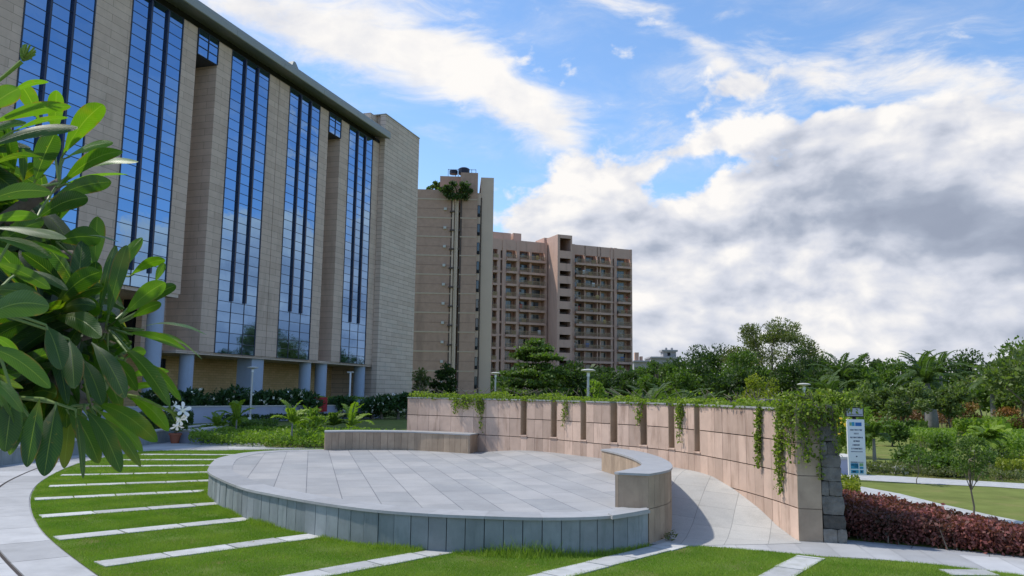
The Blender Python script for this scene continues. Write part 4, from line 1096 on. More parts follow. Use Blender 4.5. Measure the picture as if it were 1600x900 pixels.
for (px, py, r_), lab in zip(SH, SHL):
    base = g(px, 656.5 if px < 500 else 655); D = base.y; zc = atd(px, py, D).z; rng = np.random.default_rng(int(px)); r_ *= .47 if px < 560 else .42
    r_ *= D / 46; zc += .08
    pale = px == 322
    def blooms(t, cc, rng, r_=r_, zc=zc):
        k = 7; P = clumps((0, 0, zc), (r_, r_, r_ * .8), 40, rng, fill=.95); P = P[P[:, 1] < 0][:k]; Q = np.repeat(P, 6, 0) + rng.normal(size=(len(P) * 6, 3)) * .05
        np_mesh('flower', leaf_quads(Q, .13, .8, rng, None, 0, .2), 4, rng.random(len(Q)), M['petal'], t)
    tree('frangipani_shrub', lab, 'shrub', (base.x, base.y), zc + r_ * .8, (r_ * 1.2, r_ * 1.2, r_ * .74), M['lf_shrub'], leaf=.32, n=1300, clump=.45 * r_, ncl=26, crownz=zc, asp=.34, r0=.11, extra=blooms, group='row of frangipani shrubs before the office building', bottom=-.75, upw=.3)
# red fire cabinet on the planter wall
rd_ = ray(502, 650); o_ = pA - nrm * .32; kk = o_.dot(nrm) / Vector((rd_.x, rd_.y, 0)).dot(nrm); q = Vector((rd_.x * kk, rd_.y * kk, 0))
t = thing('fire_cabinet', 'small red fire hose cabinet on the lavender planter wall', 'cabinet', (q.x, q.y, .55), math.atan2(dv.y, dv.x))
b = MB(); b.box(-.5, .5, 0, .28, 0, .95); b.build('box', 'red', t); b = MB(); b.box(-.42, .42, -.02, -.001, .08, .87); d_ = b.build('door', 'red', t); b = MB(); b.box(-.05, .05, -.03, -.021, .45, .55); b.build('handle', 'white', d_)
b = MB(); b.tube([(-.3, .15, -.55), (-.3, .15, 0)], .03, 6); b.tube([(.3, .15, -.55), (.3, .15, 0)], .03, 6); b.build('leg', 'black', t)
# lamp posts
def lamp(px, D, ztop, label, r=.25, base=None, grp=None):
    p = atd(px, 600, D); t = thing('lamp_post', label, 'lamp post', (p.x, p.y, 0), 0, grp)
    b = MB(); b.tube([(0, 0, -.05), (0, 0, ztop - .1)], [.05, .042], 12); b.tube([(0, 0, 0), (0, 0, .03)], .10, 12); b.build('pole', 'pole', t, False)
    b = MB(); b.lathe((0, 0, ztop - .1), [(.05, 0), (.07, .03), (r * .95, .06), (r, .075), (r, .095), (r * .6, .12), (.02, .13)], 24); b.build('lamp_head', 'concrete', t, False)
    b = MB(); b.lathe((0, 0, ztop - .22), [(.055, 0), (.055, .11)], 12); b.build('lamp_globe', 'white', t, False)
    b = MB(); b.box(-.07, .07, -.09, -.045, .5, .75); b.build('service_box', 'white', t)
G3 = 'disc topped lamp posts in the garden'
lamp(393.5, 36.0, 2.95, 'disc topped lamp post among the palms in the left bed', .24, grp=G3)
lamp(919, 27.0, 2.78, 'disc topped lamp post behind the curved wall, between dark trees', .24, grp=G3)
lamp(774, 40.0, 2.95, 'disc topped lamp post behind the wall before the cream tower side', .24, grp=G3)
lamp(1256, 30.0, 2.46, 'disc topped lamp post behind the heavy creeper at the wall end', .24, grp=G3)
for px, lab in ((293.5, 'thin white pole before the second column'), (547, 'thin white pole before the tan wall, behind the round shrub')):
    p = atd(px, 600, 62); t = thing('white_pole', lab, 'pole', (p.x, p.y, 0)); zt = atd(px, 577 if px < 300 else 582, 62).z
    b = MB(); b.tube([(0, 0, 0), (0, 0, zt)], .07, 8); b.build('pole', 'white', t); b = MB(); b.tube([(-.25, 0, zt), (.25, 0, zt + .02)], .06, 6); b.build('lamp_head', 'concrete', t)
# planting bed of bright ground cover with its concrete edge
bed = [G2(*q) for q in [(294, 695.5), (380, 699), (506, 702), (640, 703), (640, 690), (506, 683), (400, 679), (330, 680), (300, 684)]]
hedge('ground_cover', 'bright green ground cover bed behind the lawn and the long low bench', bed, 0, .40, M['lf_bright'], .10, 520, rough=.10)
t = thing('planter_edge', 'low pale concrete planter edge beside the potted plant', 'planter', tuple(g(276, 692)))
p1 = g(356, 682) - g(276, 692); e_ = Vector((0, 2.2, 0)); o_ = Vector()
b = MB(); rg = [Vector((0, 0, 0)), Vector((.9, -.2, 0)), Vector((p1.x, p1.y, 0)), Vector((p1.x, p1.y + .5, 0)), Vector((.2, .55, 0))]
b.hexa([(*v[:2], -.02) for v in rg], [(*v[:2], .42) for v in rg]); b.build('wall', 'render', t)
b = MB(); c_ = sum(rg, Vector()) / 5; rg2 = [c_ + (v - c_) * 1.03 for v in rg]; b.hexa([(*v[:2], .421) for v in rg2], [(*v[:2], .48) for v in rg2]); b.build('coping', 'concrete', t)
hedge('hedge', 'clipped box hedge at the foot of the tall lamp post', [G2(357, 683), G2(430, 684), G2(434, 677), G2(362, 675)], 0, .62, M['lf_mid'], .11, 500, rough=.04)
hedge('hedge', 'dark loose hedge behind the potted plant', [G2(215, 684), G2(262, 683), G2(300, 676), G2(300, 669), G2(215, 672)], 0, .8, M['lf_dark'], .16, 200, rough=.12)
# potted plant
q = g(273, 693); t = thing('potted_plant', 'plant in a terracotta pot beside the concrete planter', 'potted plant', tuple(q))
b = MB(); b.lathe((0, 0, 0), [(.13, 0), (.20, .30), (.23, .30), (.23, .37), (.19, .37), (.18, .33)], 18); b.build('pot', 'terracotta', t)
rng = rng_(); P, o_, tn, _ = crown_cloud((0, 0, .62), (.35, .35, .22), 260, 14, .12, rng); np_mesh('foliage', leaf_quads(P, .22, .3, rng, o_, .6, .5), 4, tn, M['lf_mid'], t)
b = MB(); [b.tube([(0, 0, .3), (.12 * math.cos(a), .12 * math.sin(a), .6)], .012, 4) for a in (0, 2, 4)]; b.build('stem', 'bark', t)
# small palms and shrubs in the bed
for px, pyb, h, L, n, lab in [(368, 689, .85, 1.0, 7, 'young palm in the ground cover left of the tall lamp post'), (455, 697, .85, 1.0, 7, 'young palm in the ground cover midway between lamp post and bench'),
                              (340, 684, .3, .9, 12, 'low palm behind the concrete planter edge'), (548, 684, .5, 1.5, 7, 'arching bright palm just behind the left end of the bench'), (521, 684, .5, .9, 10, 'small dark palm beside the arching bright one'), (690, 690, .2, .45, 10, 'tiny palm tuft seen over the long bench')]:
    q = g(px, pyb); palm('small_palm', lab, 'palm', xy(q), h, L * .85, n, M['lf_mid'] if 'dark' in lab else M['lf_bright'], .035, .75, .26, up=1.25)
q = g(484, 690); tree('bushy_shrub', 'bright leafy shrub in the bed right of the midway palm', 'shrub', xy(q), 1.35, (.62, .5, .6), M['lf_bright'], .16, 700, clump=.22, ncl=16, r0=.03, bottom=-.9)
q = g(478, 694); tree('bushy_shrub', 'low dark shrub under the bright leafy one', 'shrub', xy(q), .6, (.6, .5, .32), M['lf_mid'], .14, 500, clump=.2, ncl=14, r0=.02, bottom=-.9)
# low stone wall at the left edge of the plaza
qa, qb = g(-60, 738), g(36, 724); dv2 = (qb - qa).normalized()
t = thing('parapet_wall', 'low grey stone wall at the left edge of the plaza', 'wall', tuple(qa), math.atan2(dv2.y, dv2.x))
b = MB(); L2 = (qb - qa).length + 14; b.box(0, L2, 0, .45, -.03, .42); b.build('wall', 'fascia', t); b = MB(); b.box(-.02, L2, -.03, .48, .42, .47); b.build('coping', 'strip', t)
# tree + bush at the far tower's foot
def at(px, D): p = atd(px, 600, D); return (p.x, p.y)
def top(px, py, D): return atd(px, py, D).z
def T(name, label, cat, px, py, D, wpx, mt, hz=None, zlow=None, n=2600, leaf=.3, ncl=30, clump=None, r0=None, cz=None, depth=1.0, group=None, **kw):
    h = top(px, py - 5, D); rx = wpx / 2 * D / 1260 * 1.06; zl = zlow if zlow is not None else max(.4, h - 2.2 * rx); rz = (h - zl) / 2
    return tree(name, label, cat, at(px, D), h, (rx, rx * depth, rz), M[mt], leaf, n, clump=clump or max(.35, min(rx, rz) * .38), ncl=ncl, crownz=(h + zl) / 2, r0=r0, group=group, **kw)
T('tree', 'dark round tree at the foot of the brown tower', 'tree', 695, 574, 75, 44, 'lf_dark', zlow=.5, n=2200)
T('tree', 'small olive tree beside the pale stair tower', 'tree', 657, 578, 72, 26, 'lf_olive', zlow=.5, n=1200, leaf=.25)
# roof planting of the tower
for px, py, w, lab in ((668, 281, 22, 'dark bush on the roof edge of the brown tower, nearest the office'), (683, 285, 20, 'second small bush on the roof edge of the brown tower')):
    D = 131; h = top(px, py, D); P_ = at(px, D); rx = w / 2 * D / 1260; t = thing('roof_bush', lab, 'bush', (P_[0], P_[1], ztop))
    rng = rng_(); hh = h - ztop; P, o_, tn, cc = crown_cloud((0, 0, hh * .5), (rx, rx, hh * .5), 900, 14, .4, rng); np_mesh('foliage', leaf_quads(P, .4, .5, rng, o_, .4), 4, tn, M['lf_mid'], t)
    b = MB(); b.tube([(0, 0, -.1), (.1, 0, hh * .6)], [.1, .04], 5); b.build('trunk', 'bark', t)
qh = Vector((qA.x, qA.y, 0)) + Vector((math.sin(azA), math.cos(azA), 0)) * (x_p0 + .5)
t = thing('hanging_bush', 'dark bush hanging out of the recess at the top of the brown tower', 'bush', (qh.x, qh.y - .5, ztop + .3))
rng = rng_(); P, o_, tn, cc = crown_cloud((.3, -.6, -.6), (2.6, 1.2, 1.4), 2600, 30, .7, rng, bottom=-.95); P[:, 2] -= .25 * np.abs(P[:, 0]) * 0; np_mesh('foliage', leaf_quads(P, .38, .5, rng, o_, .4, -.1), 4, tn, M['lf_dark'], t)
b = MB(); b.tube([(0, .4, -.6), (0, -.8, -.3), (.6, -1.2, -.2)], [.12, .08, .03], 6); b.build('trunk', 'bark', t)

# ------------------------------------------------------------------ trees behind the wall and the garden on the right
# tiered tree
def tiered(px, py, D, wpx, label):
    rng = rng_(); h = top(px, py, D); t = thing('tiered_tree', label, 'tree', (*at(px, D), 0)); R0 = wpx / 2 * D / 1260
    P = []; tn = []; b = MB(); b.tube([(0, 0, -.05), (.1, 0, h * .5), (0, 0, h)], [.16, .10, .02], 7); out = []
    for lev, (zf, rf) in enumerate([(.97, .15), (.88, .38), (.76, .72), (.64, .42), (.53, 1.0), (.42, .8), (.30, 1.15), (.2, 1.2)]):
        for k in range(9 if rf > .3 else 4):
            a = rng.random() * 6.28; rr_ = R0 * rf * (.75 + .35 * rng.random()); z = h * zf; e_ = np.array([math.cos(a) * rr_, math.sin(a) * rr_, z + rr_ * .12 + rng.normal() * .1])
            b.tube([(0, 0, z - .2), tuple(e_ * np.array([.5, .5, 1])), tuple(e_)], [.05, .03, .01], 4, cap=False)
            m_ = int(70 + 330 * rf); f = .18 + .85 * rng.random(m_) ** .6; c = np.c_[np.outer(f, e_[:2]), (z - .1) + (e_[2] - z + .1) * f] + rng.normal(size=(m_, 3)) * np.array([.26, .26, .08]); P.append(c); tn.append(.25 + .45 * rng.random() + .3 * rng.random(m_))
    P = np.concatenate(P); tn = np.concatenate(tn); np_mesh('crown', leaf_quads(P, .26, .5, rng, None, 0, .1), 4, tn, M['lf_mid'], t); b.build('trunk', 'bark', t)
tiered(836, 531, 62, 96, 'layered pagoda shaped tree standing before the apartment block')
BG = 'trees beyond the curved wall'
T('tree', 'dark bushy tree just right of the layered tree', 'tree', 893, 571, 66, 72, 'lf_dark', zlow=.6, n=3600, group=BG)
T('tree', 'low green tree under the layered tree on its left', 'tree', 812, 600, 64, 46, 'lf_mid', zlow=.4, n=1800, group=BG)
T('tree', 'very dark low tree in front of the right end of the apartment block', 'tree', 958, 572, 80, 92, 'lf_dark', zlow=.6, n=4200, group=BG)
T('tree', 'small bright tree between the lamp post and the very dark tree', 'tree', 930, 592, 55, 40, 'lf_bright', zlow=.3, n=1500, leaf=.2, group=BG)
T('tree', 'broad green tree in front of the pale flat roofed house', 'tree', 1035, 562, 100, 100, 'lf_mid', zlow=.5, n=6000, leaf=.36, group=BG)
T('tree', 'dense dark tree left of the tallest tree', 'tree', 1108, 538, 113, 104, 'lf_dark', zlow=.6, n=7500, leaf=.36, group=BG)
T('tree', 'tallest airy tree with a broad ragged crown', 'tree', 1207, 497, 104, 146, 'lf_olive', zlow=1.6, n=19000, leaf=.27, ncl=80, clump=1.35, cz=None, group=BG)
T('tree', 'dark tree filling in under the tallest tree on its left', 'tree', 1160, 548, 98, 80, 'lf_mid', zlow=.6, n=5200, group=BG)
T('tree', 'dark tree under the tallest tree on its right', 'tree', 1250, 545, 96, 80, 'lf_dark', zlow=.5, n=5200, group=BG)
T('tree', 'yellowish round bushy tree behind the right half of the wall', 'tree', 1190, 586, 42, 70, 'lf_yellow', zlow=.2, n=3000, leaf=.14, ncl=40, group=BG)
for px, D, L, h, lab in [(985, 40, 2.3, .5, 'leftmost low feathery palm behind the wall niches'), (1015, 40, 2.4, .7, 'low feathery palm between two others behind the wall'), (1055, 42, 2.4, .7, 'low feathery palm behind the sixth niche'), (1100, 42, 2.2, .6, 'low feathery palm behind the wall right of the last niche'), (948, 44, 2.0, .4, 'low feathery palm right of the lamp post behind the wall')]:
    palm('fan_palm', lab, 'palm', at(px, D), h, L, 20, M['lf_palm'], .12, .8, .42, up=1.1, group='low palms behind the wall')
T('tree', 'dense green tree between the pale flat roofed house and the dense dark one', 'tree', 1070, 556, 106, 90, 'lf_dark', zlow=.5, n=5600, leaf=.36, group=BG)
T('tree', 'dark rounded tree filling in before the tallest tree', 'tree', 1140, 575, 70, 90, 'lf_dark', zlow=.4, n=4600, group=BG)
T('tree', 'dark green tree on the falling right shoulder of the tallest tree', 'tree', 1292, 560, 96, 80, 'lf_dark', zlow=.5, n=4600, leaf=.33, group=BG)
T('tree', 'dark tree closing the gap behind the wall end lamp', 'tree', 1285, 575, 70, 70, 'lf_dark', zlow=.4, n=3600, group=BG)
T('tree', 'grey green tree behind the sign', 'tree', 1345, 572, 62, 84, 'lf_mid', zlow=.5, n=3600, group=BG)
T('tree', 'low olive tree right of the sign', 'tree', 1350, 596, 46, 80, 'lf_grey', zlow=.35, n=3600, leaf=.2, group=BG)
T('tree', 'round grey green tree between the sign and the royal palm', 'tree', 1412, 598, 44, 78, 'lf_grey', zlow=.6, n=3800, leaf=.2, group=BG)
T('tree', 'round grey green tree right of the royal palm', 'tree', 1482, 603, 44, 74, 'lf_grey', zlow=.7, n=3600, leaf=.2, group=BG)
T('tree', 'tall dark dome tree above the royal palm', 'tree', 1496, 553, 84, 86, 'lf_dark', zlow=.6, n=4600, group=BG)
T('tree', 'small dark far tree left of the palms', 'tree', 1362, 555, 90, 46, 'lf_dark', zlow=.6, n=2200, group=BG)
T('tree', 'mid green far tree between the two palm groups', 'tree', 1392, 565, 80, 70, 'lf_mid', zlow=.6, n=3200, group=BG)
T('tree', 'green far tree behind the right palm', 'tree', 1440, 572, 80, 60, 'lf_mid', zlow=.6, n=2800, group=BG)
T('tree', 'olive far tree low on the right skyline', 'tree', 1532, 585, 80, 60, 'lf_olive', zlow=.6, n=2800, group=BG)
T('tree', 'pale leafy tree at the right edge of the picture', 'tree', 1592, 555, 56, 70, 'lf_grey', zlow=.8, n=4600, leaf=.24, ncl=50, group=BG)
T('tree', 'low dark tree behind the orange blooms', 'tree', 1560, 592, 62, 60, 'lf_mid', zlow=.4, n=2600, group=BG)
T('tree', 'dark tree beyond the frame edge', 'tree', 1650, 560, 64, 90, 'lf_mid', zlow=.5, n=3000, group=BG)
for px, D, zt, L, lab in [(1315, 62, 3.2, 2.6, 'coconut palm rising over the trees right of the tallest tree'), (1337, 66, 3.6, 2.2, 'slim palm beside the coconut palm'), (1440, 66, 3.7, 2.8, 'left palm of the tall pair on the right skyline'), (1470, 70, 4.0, 2.8, 'right palm of the tall pair on the right skyline'), (1549, 58, 3.0, 2.2, 'palm on the skyline near the right edge'), (1570, 66, 2.9, 2.2, 'windblown palm beside the pale leafy tree'), (1296, 58, 1.6, 2.6, 'drooping fan palm behind the yellow shrubs')]:
    palm('coconut_palm', lab, 'palm', at(px, D), zt, L, 18, M['lf_palm'], .16, .9, .5, up=1.25, group='tall palms on the skyline')
# royal palm with swollen grey trunk
q = g(1457, 676); palm('royal_palm', 'royal palm with a thick pale grey trunk', 'palm', xy(q), 2.9, 1.9, 16, M['lf_palm'], .26, .9, .45, up=1.2, lean=(-.25, 0), swell=1.3)
# thin bright young trees
def sapling(px, pyb, pyt, wpx, label, mt='lf_bright', n=900, leaf=.13, zfrac=.45, r0=.03, asp=.5, name='young_tree', twigs=0, D=None):
    q = g(px, pyb) if D is None else Vector((*at(px, D), 0)); D = q.y; h = top(px, pyt, D); rx = wpx / 2 * D / 1260; zl = h * zfrac
    return tree(name, label, 'tree', xy(q), h, (rx, rx, (h - zl) / 2), M[mt], leaf, n, clump=max(.10, rx * .28), ncl=26, crownz=(h + zl) / 2, r0=r0, asp=asp, bottom=-.95)
sapling(1520, 655, 590, 56, 'bright thin stemmed tree before the orange blooms', n=1300, leaf=.2)
sapling(1545, 660, 600, 44, 'olive young tree right of the bright thin stemmed one', 'lf_olive', n=1000, leaf=.2)
sapling(1590, 668, 598, 60, 'pale young tree at the right edge', 'lf_olive', n=1400, leaf=.2)
sapling(1468, 640, 588, 40, 'small bright tree left of the dark dome', n=900, leaf=.2)
sapling(1433, 757, 690, 44, 'thin stake-like sapling on the lawn strip by the far path', 'lf_mid', n=260, leaf=.08, zfrac=.30, r0=.012)
sapling(1521, 815, 668, 78, 'feathery young tree rising from the plum hedge', 'lf_mid', n=1500, leaf=.065, zfrac=.42, r0=.018, asp=.35)
T('yellow_shrub', 'yellow green round shrub behind the right end of the wall', 'shrub', 1286, 612, 36, 56, 'lf_yellow', zlow=.1, n=2600, leaf=.13)
T('yellow_shrub', 'yellow flowering shrub between the wall end and the sign', 'shrub', 1308, 648, 28, 40, 'lf_bright', zlow=.0, n=1600, leaf=.11)
t = COL.objects[-1]
q = Vector((*at(1310, 27.2), 0)); rng = rng_(); t = thing('flower_patch', 'yellow blooms above the shrub beside the sign', 'flowers', tuple(q))
P = clumps((0, 0, 1.0), (.5, .4, .35), 90, rng); np_mesh('flower', leaf_quads(P, .09, .9, rng), 4, rng.random(90), M['lf_ybloom'], t); b = MB(); [b.tube([(p[0] * .5, p[1] * .5, 0), tuple(p)], .006, 3, cap=False) for p in P[::4]]; b.build('stem', M['lf_bright'], t)
T('orange_shrub', 'orange blooming shrub behind the bright thin stemmed tree', 'shrub', 1508, 634, 52, 40, 'lf_orange', zlow=.3, n=1200, leaf=.15)
T('orange_shrub', 'orange blooming shrub near the right edge', 'shrub', 1570, 640, 54, 38, 'lf_orange', zlow=.5, n=1000, leaf=.15)
hedge('flower_bed', 'russet flower bed running left of the royal palm', [G2(1368, 672), G2(1448, 674), G2(1448, 667), G2(1368, 664)], .2, 1.15, M['lf_brown'], .16, 150, rough=.15)
hedge('flower_bed', 'russet flower bed running right of the royal palm', [G2(1462, 673), G2(1508, 674), G2(1508, 667), G2(1462, 666)], .2, 1.1, M['lf_brown'], .16, 150, rough=.15)
hedge('hedge', 'lush green bed between the russet flowers and the clipped hedge', [G2(1395, 682), G2(1450, 683), G2(1450, 675), G2(1395, 674)], 0, .6, M['lf_mid'], .16, 200, rough=.15)
hedge('hedge', 'bright leafy bed right of the royal palm trunk', [G2(1490, 680), G2(1600, 684), G2(1600, 672), G2(1490, 670)], 0, .7, M['lf_bright'], .2, 130, rough=.2)
hedge('hedge', 'clipped yellow green hedge in the middle of the garden', [G2(1420, 699), G2(1494, 702), G2(1496, 690), G2(1424, 688)], 0, .62, M['lf_bright'], .1, 520, rough=.03)
hedge('hedge', 'long clipped hedge block at the right edge', [G2(1556, 728), G2(1640, 732), G2(1640, 706), G2(1560, 704)], 0, .85, M['lf_bright'], .10, 560, rough=.03)
hedge('hedge', 'low bright hedge before the long block at the right edge', [G2(1556, 747), G2(1640, 751), G2(1640, 738), G2(1560, 736)], 0, .42, M['lf_yellow'], .08, 700, rough=.06)
T('round_bush', 'dark round bush in the lawn left of the clipped hedge', 'bush', 1418, 703, 22.5, 44, 'lf_mid', zlow=.0, n=2000, leaf=.11)
T('round_bush', 'dark round bush merging with the clipped hedge', 'bush', 1466, 714, 21.5, 62, 'lf_mid', zlow=.0, n=2200, leaf=.11)
T('round_bush', 'dark bush beside the small palm near the sign', 'bush', 1390, 660, 34, 46, 'lf_mid', zlow=.0, n=1800, leaf=.15)
T('round_bush', 'olive bush behind the feathery young tree', 'bush', 1538, 700, 25, 50, 'lf_grey', zlow=.1, n=2000, leaf=.13)
T('round_bush', 'upright dark bush in front of the clipped hedge', 'bush', 1465, 682, 27, 26, 'lf_mid', zlow=.0, n=1300, leaf=.13)
T('round_bush', 'dark brownish bush on the far right slope', 'bush', 1592, 655, 44, 40, 'lf_brown', zlow=.0, n=1300, leaf=.13)
q = g(1367, 729); palm('small_palm', 'young palm standing in the lawn right of the sign', 'palm', xy(q), .85, .62, 12, M['lf_mid'], .05, 1.0, .22, up=1.3)
q = g(1539, 737); palm('small_palm', 'young palm with thin trunk near the right hedge', 'palm', xy(q), .8, .6, 9, M['lf_bright'], .03, 1.0, .26, up=1.1)
q = g(1548, 737); palm('small_palm', 'second thin palm beside the one near the right hedge', 'palm', xy(q), .9, .6, 8, M['lf_bright'], .03, 1.0, .26, up=1.1)
T('tall_grass', 'tall bright grassy clump behind the sign', 'grass clump', 1345, 640, 27, 30, 'lf_bright', zlow=.0, n=900, leaf=.30, asp=.12)
T('banana_plant', 'upright large leaved plant right of the clipped hedge', 'plant', 1552, 664, 30, 34, 'lf_bright', zlow=.2, n=120, leaf=.5, asp=.4)
# distant belt of trees that closes the horizon
rng = rng_(); n = 34000; x = -160 + 420 * rng.random(n); y = 150 + 60 * rng.random(n); hh = 5.6 + 1.6 * np.sin(x * .13) + 1.2 * np.sin(x * .31 + 1) + .8 * np.sin(x * .9)
P = np.c_[x, y, hh * rng.random(n) ** .6]
o = np_mesh('distant_wood', leaf_quads(P, 1.1, .7, rng), 4, .3 + .4 * rng.random(n), M['lf_dark']); tag(o, 'far belt of trees closing the horizon behind the garden', 'wood', kind='stuff')
for i, (x, y, h, r_, m_, lab) in enumerate([(27, 42, 5.2, 2.4, 'lf_grey', 'first garden tree past the right edge'), (33, 50, 6.2, 3.0, 'lf_mid', 'broad green garden tree past the right edge'), (43, 60, 7.4, 3.6, 'lf_dark', 'dark garden tree past the right edge'), (38, 44, 4.6, 2.2, 'lf_olive', 'olive garden tree past the right edge'),
        (55, 66, 8.0, 4.2, 'lf_mid', 'large green tree far past the right edge'), (50, 48, 5.4, 2.8, 'lf_grey', 'grey green tree far past the right edge'), (66, 58, 7.0, 3.6, 'lf_dark', 'outermost dark tree on the right')]):
    tree('tree', lab, 'tree', (x, y), h, (r_, r_, h * .4), M[m_], .28, 2600, clump=r_ * .38, ncl=30, crownz=h * .58, group='trees past the right edge')
# paths, lawns and ground cover on the right
def path_(name, pts, m, z): return struct(sheet(name, [G2(*q) for q in pts], z, m))
path_('garden_path', [(1280, 739), (1304, 740), (1390, 744), (1510, 751), (1600, 756), (1720, 764), (2300, 797), (2300, 813), (1720, 776), (1600, 764.4), (1550, 761), (1434, 756), (1304, 748), (1280, 747)], 'strip', .010)
path_('garden_path', [(1305, 755), (1336, 759), (1406, 772), (1470, 788), (1550, 806), (1600, 816), (1720, 846), (1720, 880), (1600, 838), (1550, 824), (1490, 806), (1420, 790), (1340, 772), (1305, 765)], 'strip', .010)
hedge('ground_cover', 'loose russet and green ground cover along the far side of the far path', [G2(1350, 741.5), G2(1420, 744.5), G2(1540, 752), G2(1600, 755), G2(1600, 744), G2(1540, 741), G2(1420, 736), G2(1350, 735)], 0, .22, M['lf_olive'], .07, 900, rough=.07)
t = thing('stone_block', 'low grey concrete block beside the sign', 'block', tuple(g(1301, 742)))
w_ = (g(1326, 742) - g(1301, 742)).x; b = MB(); b.box(-.3, w_ + .35, 0, 1.2, 0, .40); b.build('block', 'render', t); b = MB(); b.box(-.33, w_ + .38, -.03, 1.23, .40, .46); b.build('top', 'concrete', t)
for i, (px, py, s_) in enumerate([(1375, 738, .13), (1404, 740, .16), (1412, 741, .10), (1360, 737, .08)]):
    q = g(px, py); b = MB(); rng = np.random.default_rng(i + 3); stone(b, (0, 0, s_ * .6), np.array([s_, 0, 0]), np.array([0, s_, 0]), np.array([0, 0, s_ * .7]), rng)
    o = b.build('white_rock', 'concrete'); o.location = q; tag(o, ['pale rock right of the sign, under the small palm', 'largest pale rock by the far path', 'pale rock touching the largest one', 'smallest pale rock by the far path'][i], 'rock', 'pale rocks along the far path')
# plum hedge in the right foreground
ph = [(1304, 841), (1400, 852), (1500, 862), (1660, 880), (1660, 858), (1540, 838), (1460, 822), (1380, 808), (1304, 800)]
hedge('plum_hedge', 'loose plum and russet leaved hedge along the path right of the wall end', [G2(*q) for q in ph], 0, lambda x: np.interp(x, [4.4, 5.5, 8.2], [.46, .38, .20]), M['lf_plum'], .055, 8000, rough=.06, upw=.5, zpow=.55)
hedge('hedge', 'green bushy patch between the wall end and the plum hedge', [G2(1306, 800), G2(1346, 802), G2(1344, 782), G2(1306, 780)], 0, .46, M['lf_yellow'], .06, 2600, rough=.05)
# sign
q = g(1340, 752); D = q.y; k = D / 1260
t = thing('information_sign', 'tall narrow white sign with blue pictures on a black post beside the path', 'sign', tuple(q), R(-4))
zt = top(1322, 655, D) ; zb = top(1340, 742.5, D); zt2_ = top(1318, 636, D); zb2_ = top(1318, 651, D)
w = 26 * k; b = MB(); b.tube([(0, .06, -.05), (0, .06, zt2_ - .1)], .045, 8); b.build('post', 'black', t)
b = MB(); b.box(-w / 2, w / 2, -.03, .03, zb, zt); pn = b.build('panel', 'white', t)
b = MB(); b.box(-w / 2 - .03, w / 2 - .01, -.045, .045, zb2_, zt2_); hb = b.build('header_frame', 'black', t)
b = MB(); b.box(-w / 2 - .005, w / 2 - .035, -.052, -.046, zb2_ + .02, zt2_ - .025); b.build('header_panel', mat('grey_panel', (.42, .42, .48), .5, vary=.02), hb)
cy_, gr_, db_, sb_ = mat('sign_green', (.22, .40, .20), .5), mat('sign_cyan', (.05, .30, .50), .5), mat('sign_blue', (.03, .14, .42), .5), mat('sign_dark', (.04, .06, .14), .5)
H_ = zt - zb
def art(name, m_, *boxes):
    b = MB(); 
    for x0, x1, z0, z1 in boxes: b.box(-w / 2 + w * x0, -w / 2 + w * x1, -.0345, -.0305, zb + H_ * z0, zb + H_ * z1)
    b.build(name, m_, pn)
art('picture', cy_, (.14, .26, .885, .945)); art('picture', gr_, (.27, .43, .88, .95)); art('picture', db_, (.47, .83, .88, .945))
rng = np.random.default_rng(6); lets = []
for zc, x0, x1 in ((.81, .16, .82), (.745, .38, .60), (.675, .16, .84), (.61, .34, .66), (.54, .28, .70), (.475, .20, .80)):
    x = x0
    while x < x1: lets.append((x, x + .028, zc - .012 - .004 * rng.random(), zc + .012)); lets.append((x, x + .05, zc + (.008 if rng.random() < .5 else -.012), zc + (.012 if rng.random() < 2 else 0))); x += .072
art('lettering', sb_, *[l for l in lets if l[3] > l[2]])
art('rule', sb_, (.16, .84, .415, .425), (.44, .52, .325, .345), (.12, .50, .225, .240), (.50, .85, .230, .238))
art('picture', gr_, (.12, .56, .115, .215), (.62, .84, .115, .155)); art('picture', db_, (.30, .54, .135, .21), (.14, .30, .165, .205)); art('picture', cy_, (.62, .84, .165, .215)); art('picture', gr_, (.12, .56, .035, .095), (.62, .84, .035, .095)); art('picture', sb_, (.2, .4, .05, .08), (.68, .78, .05, .085))
b = MB(); x = -w / 2 + .03
b.box(x + .02, x + .10, -.058, -.053, zt2_ - .10, zt2_ - .06)
for i in range(12): b.box(x + .02 + i * .026, x + .035 + i * .026, -.058, -.053, zb2_ + .05, zb2_ + .065)
b.build('lettering', sb_, hb)
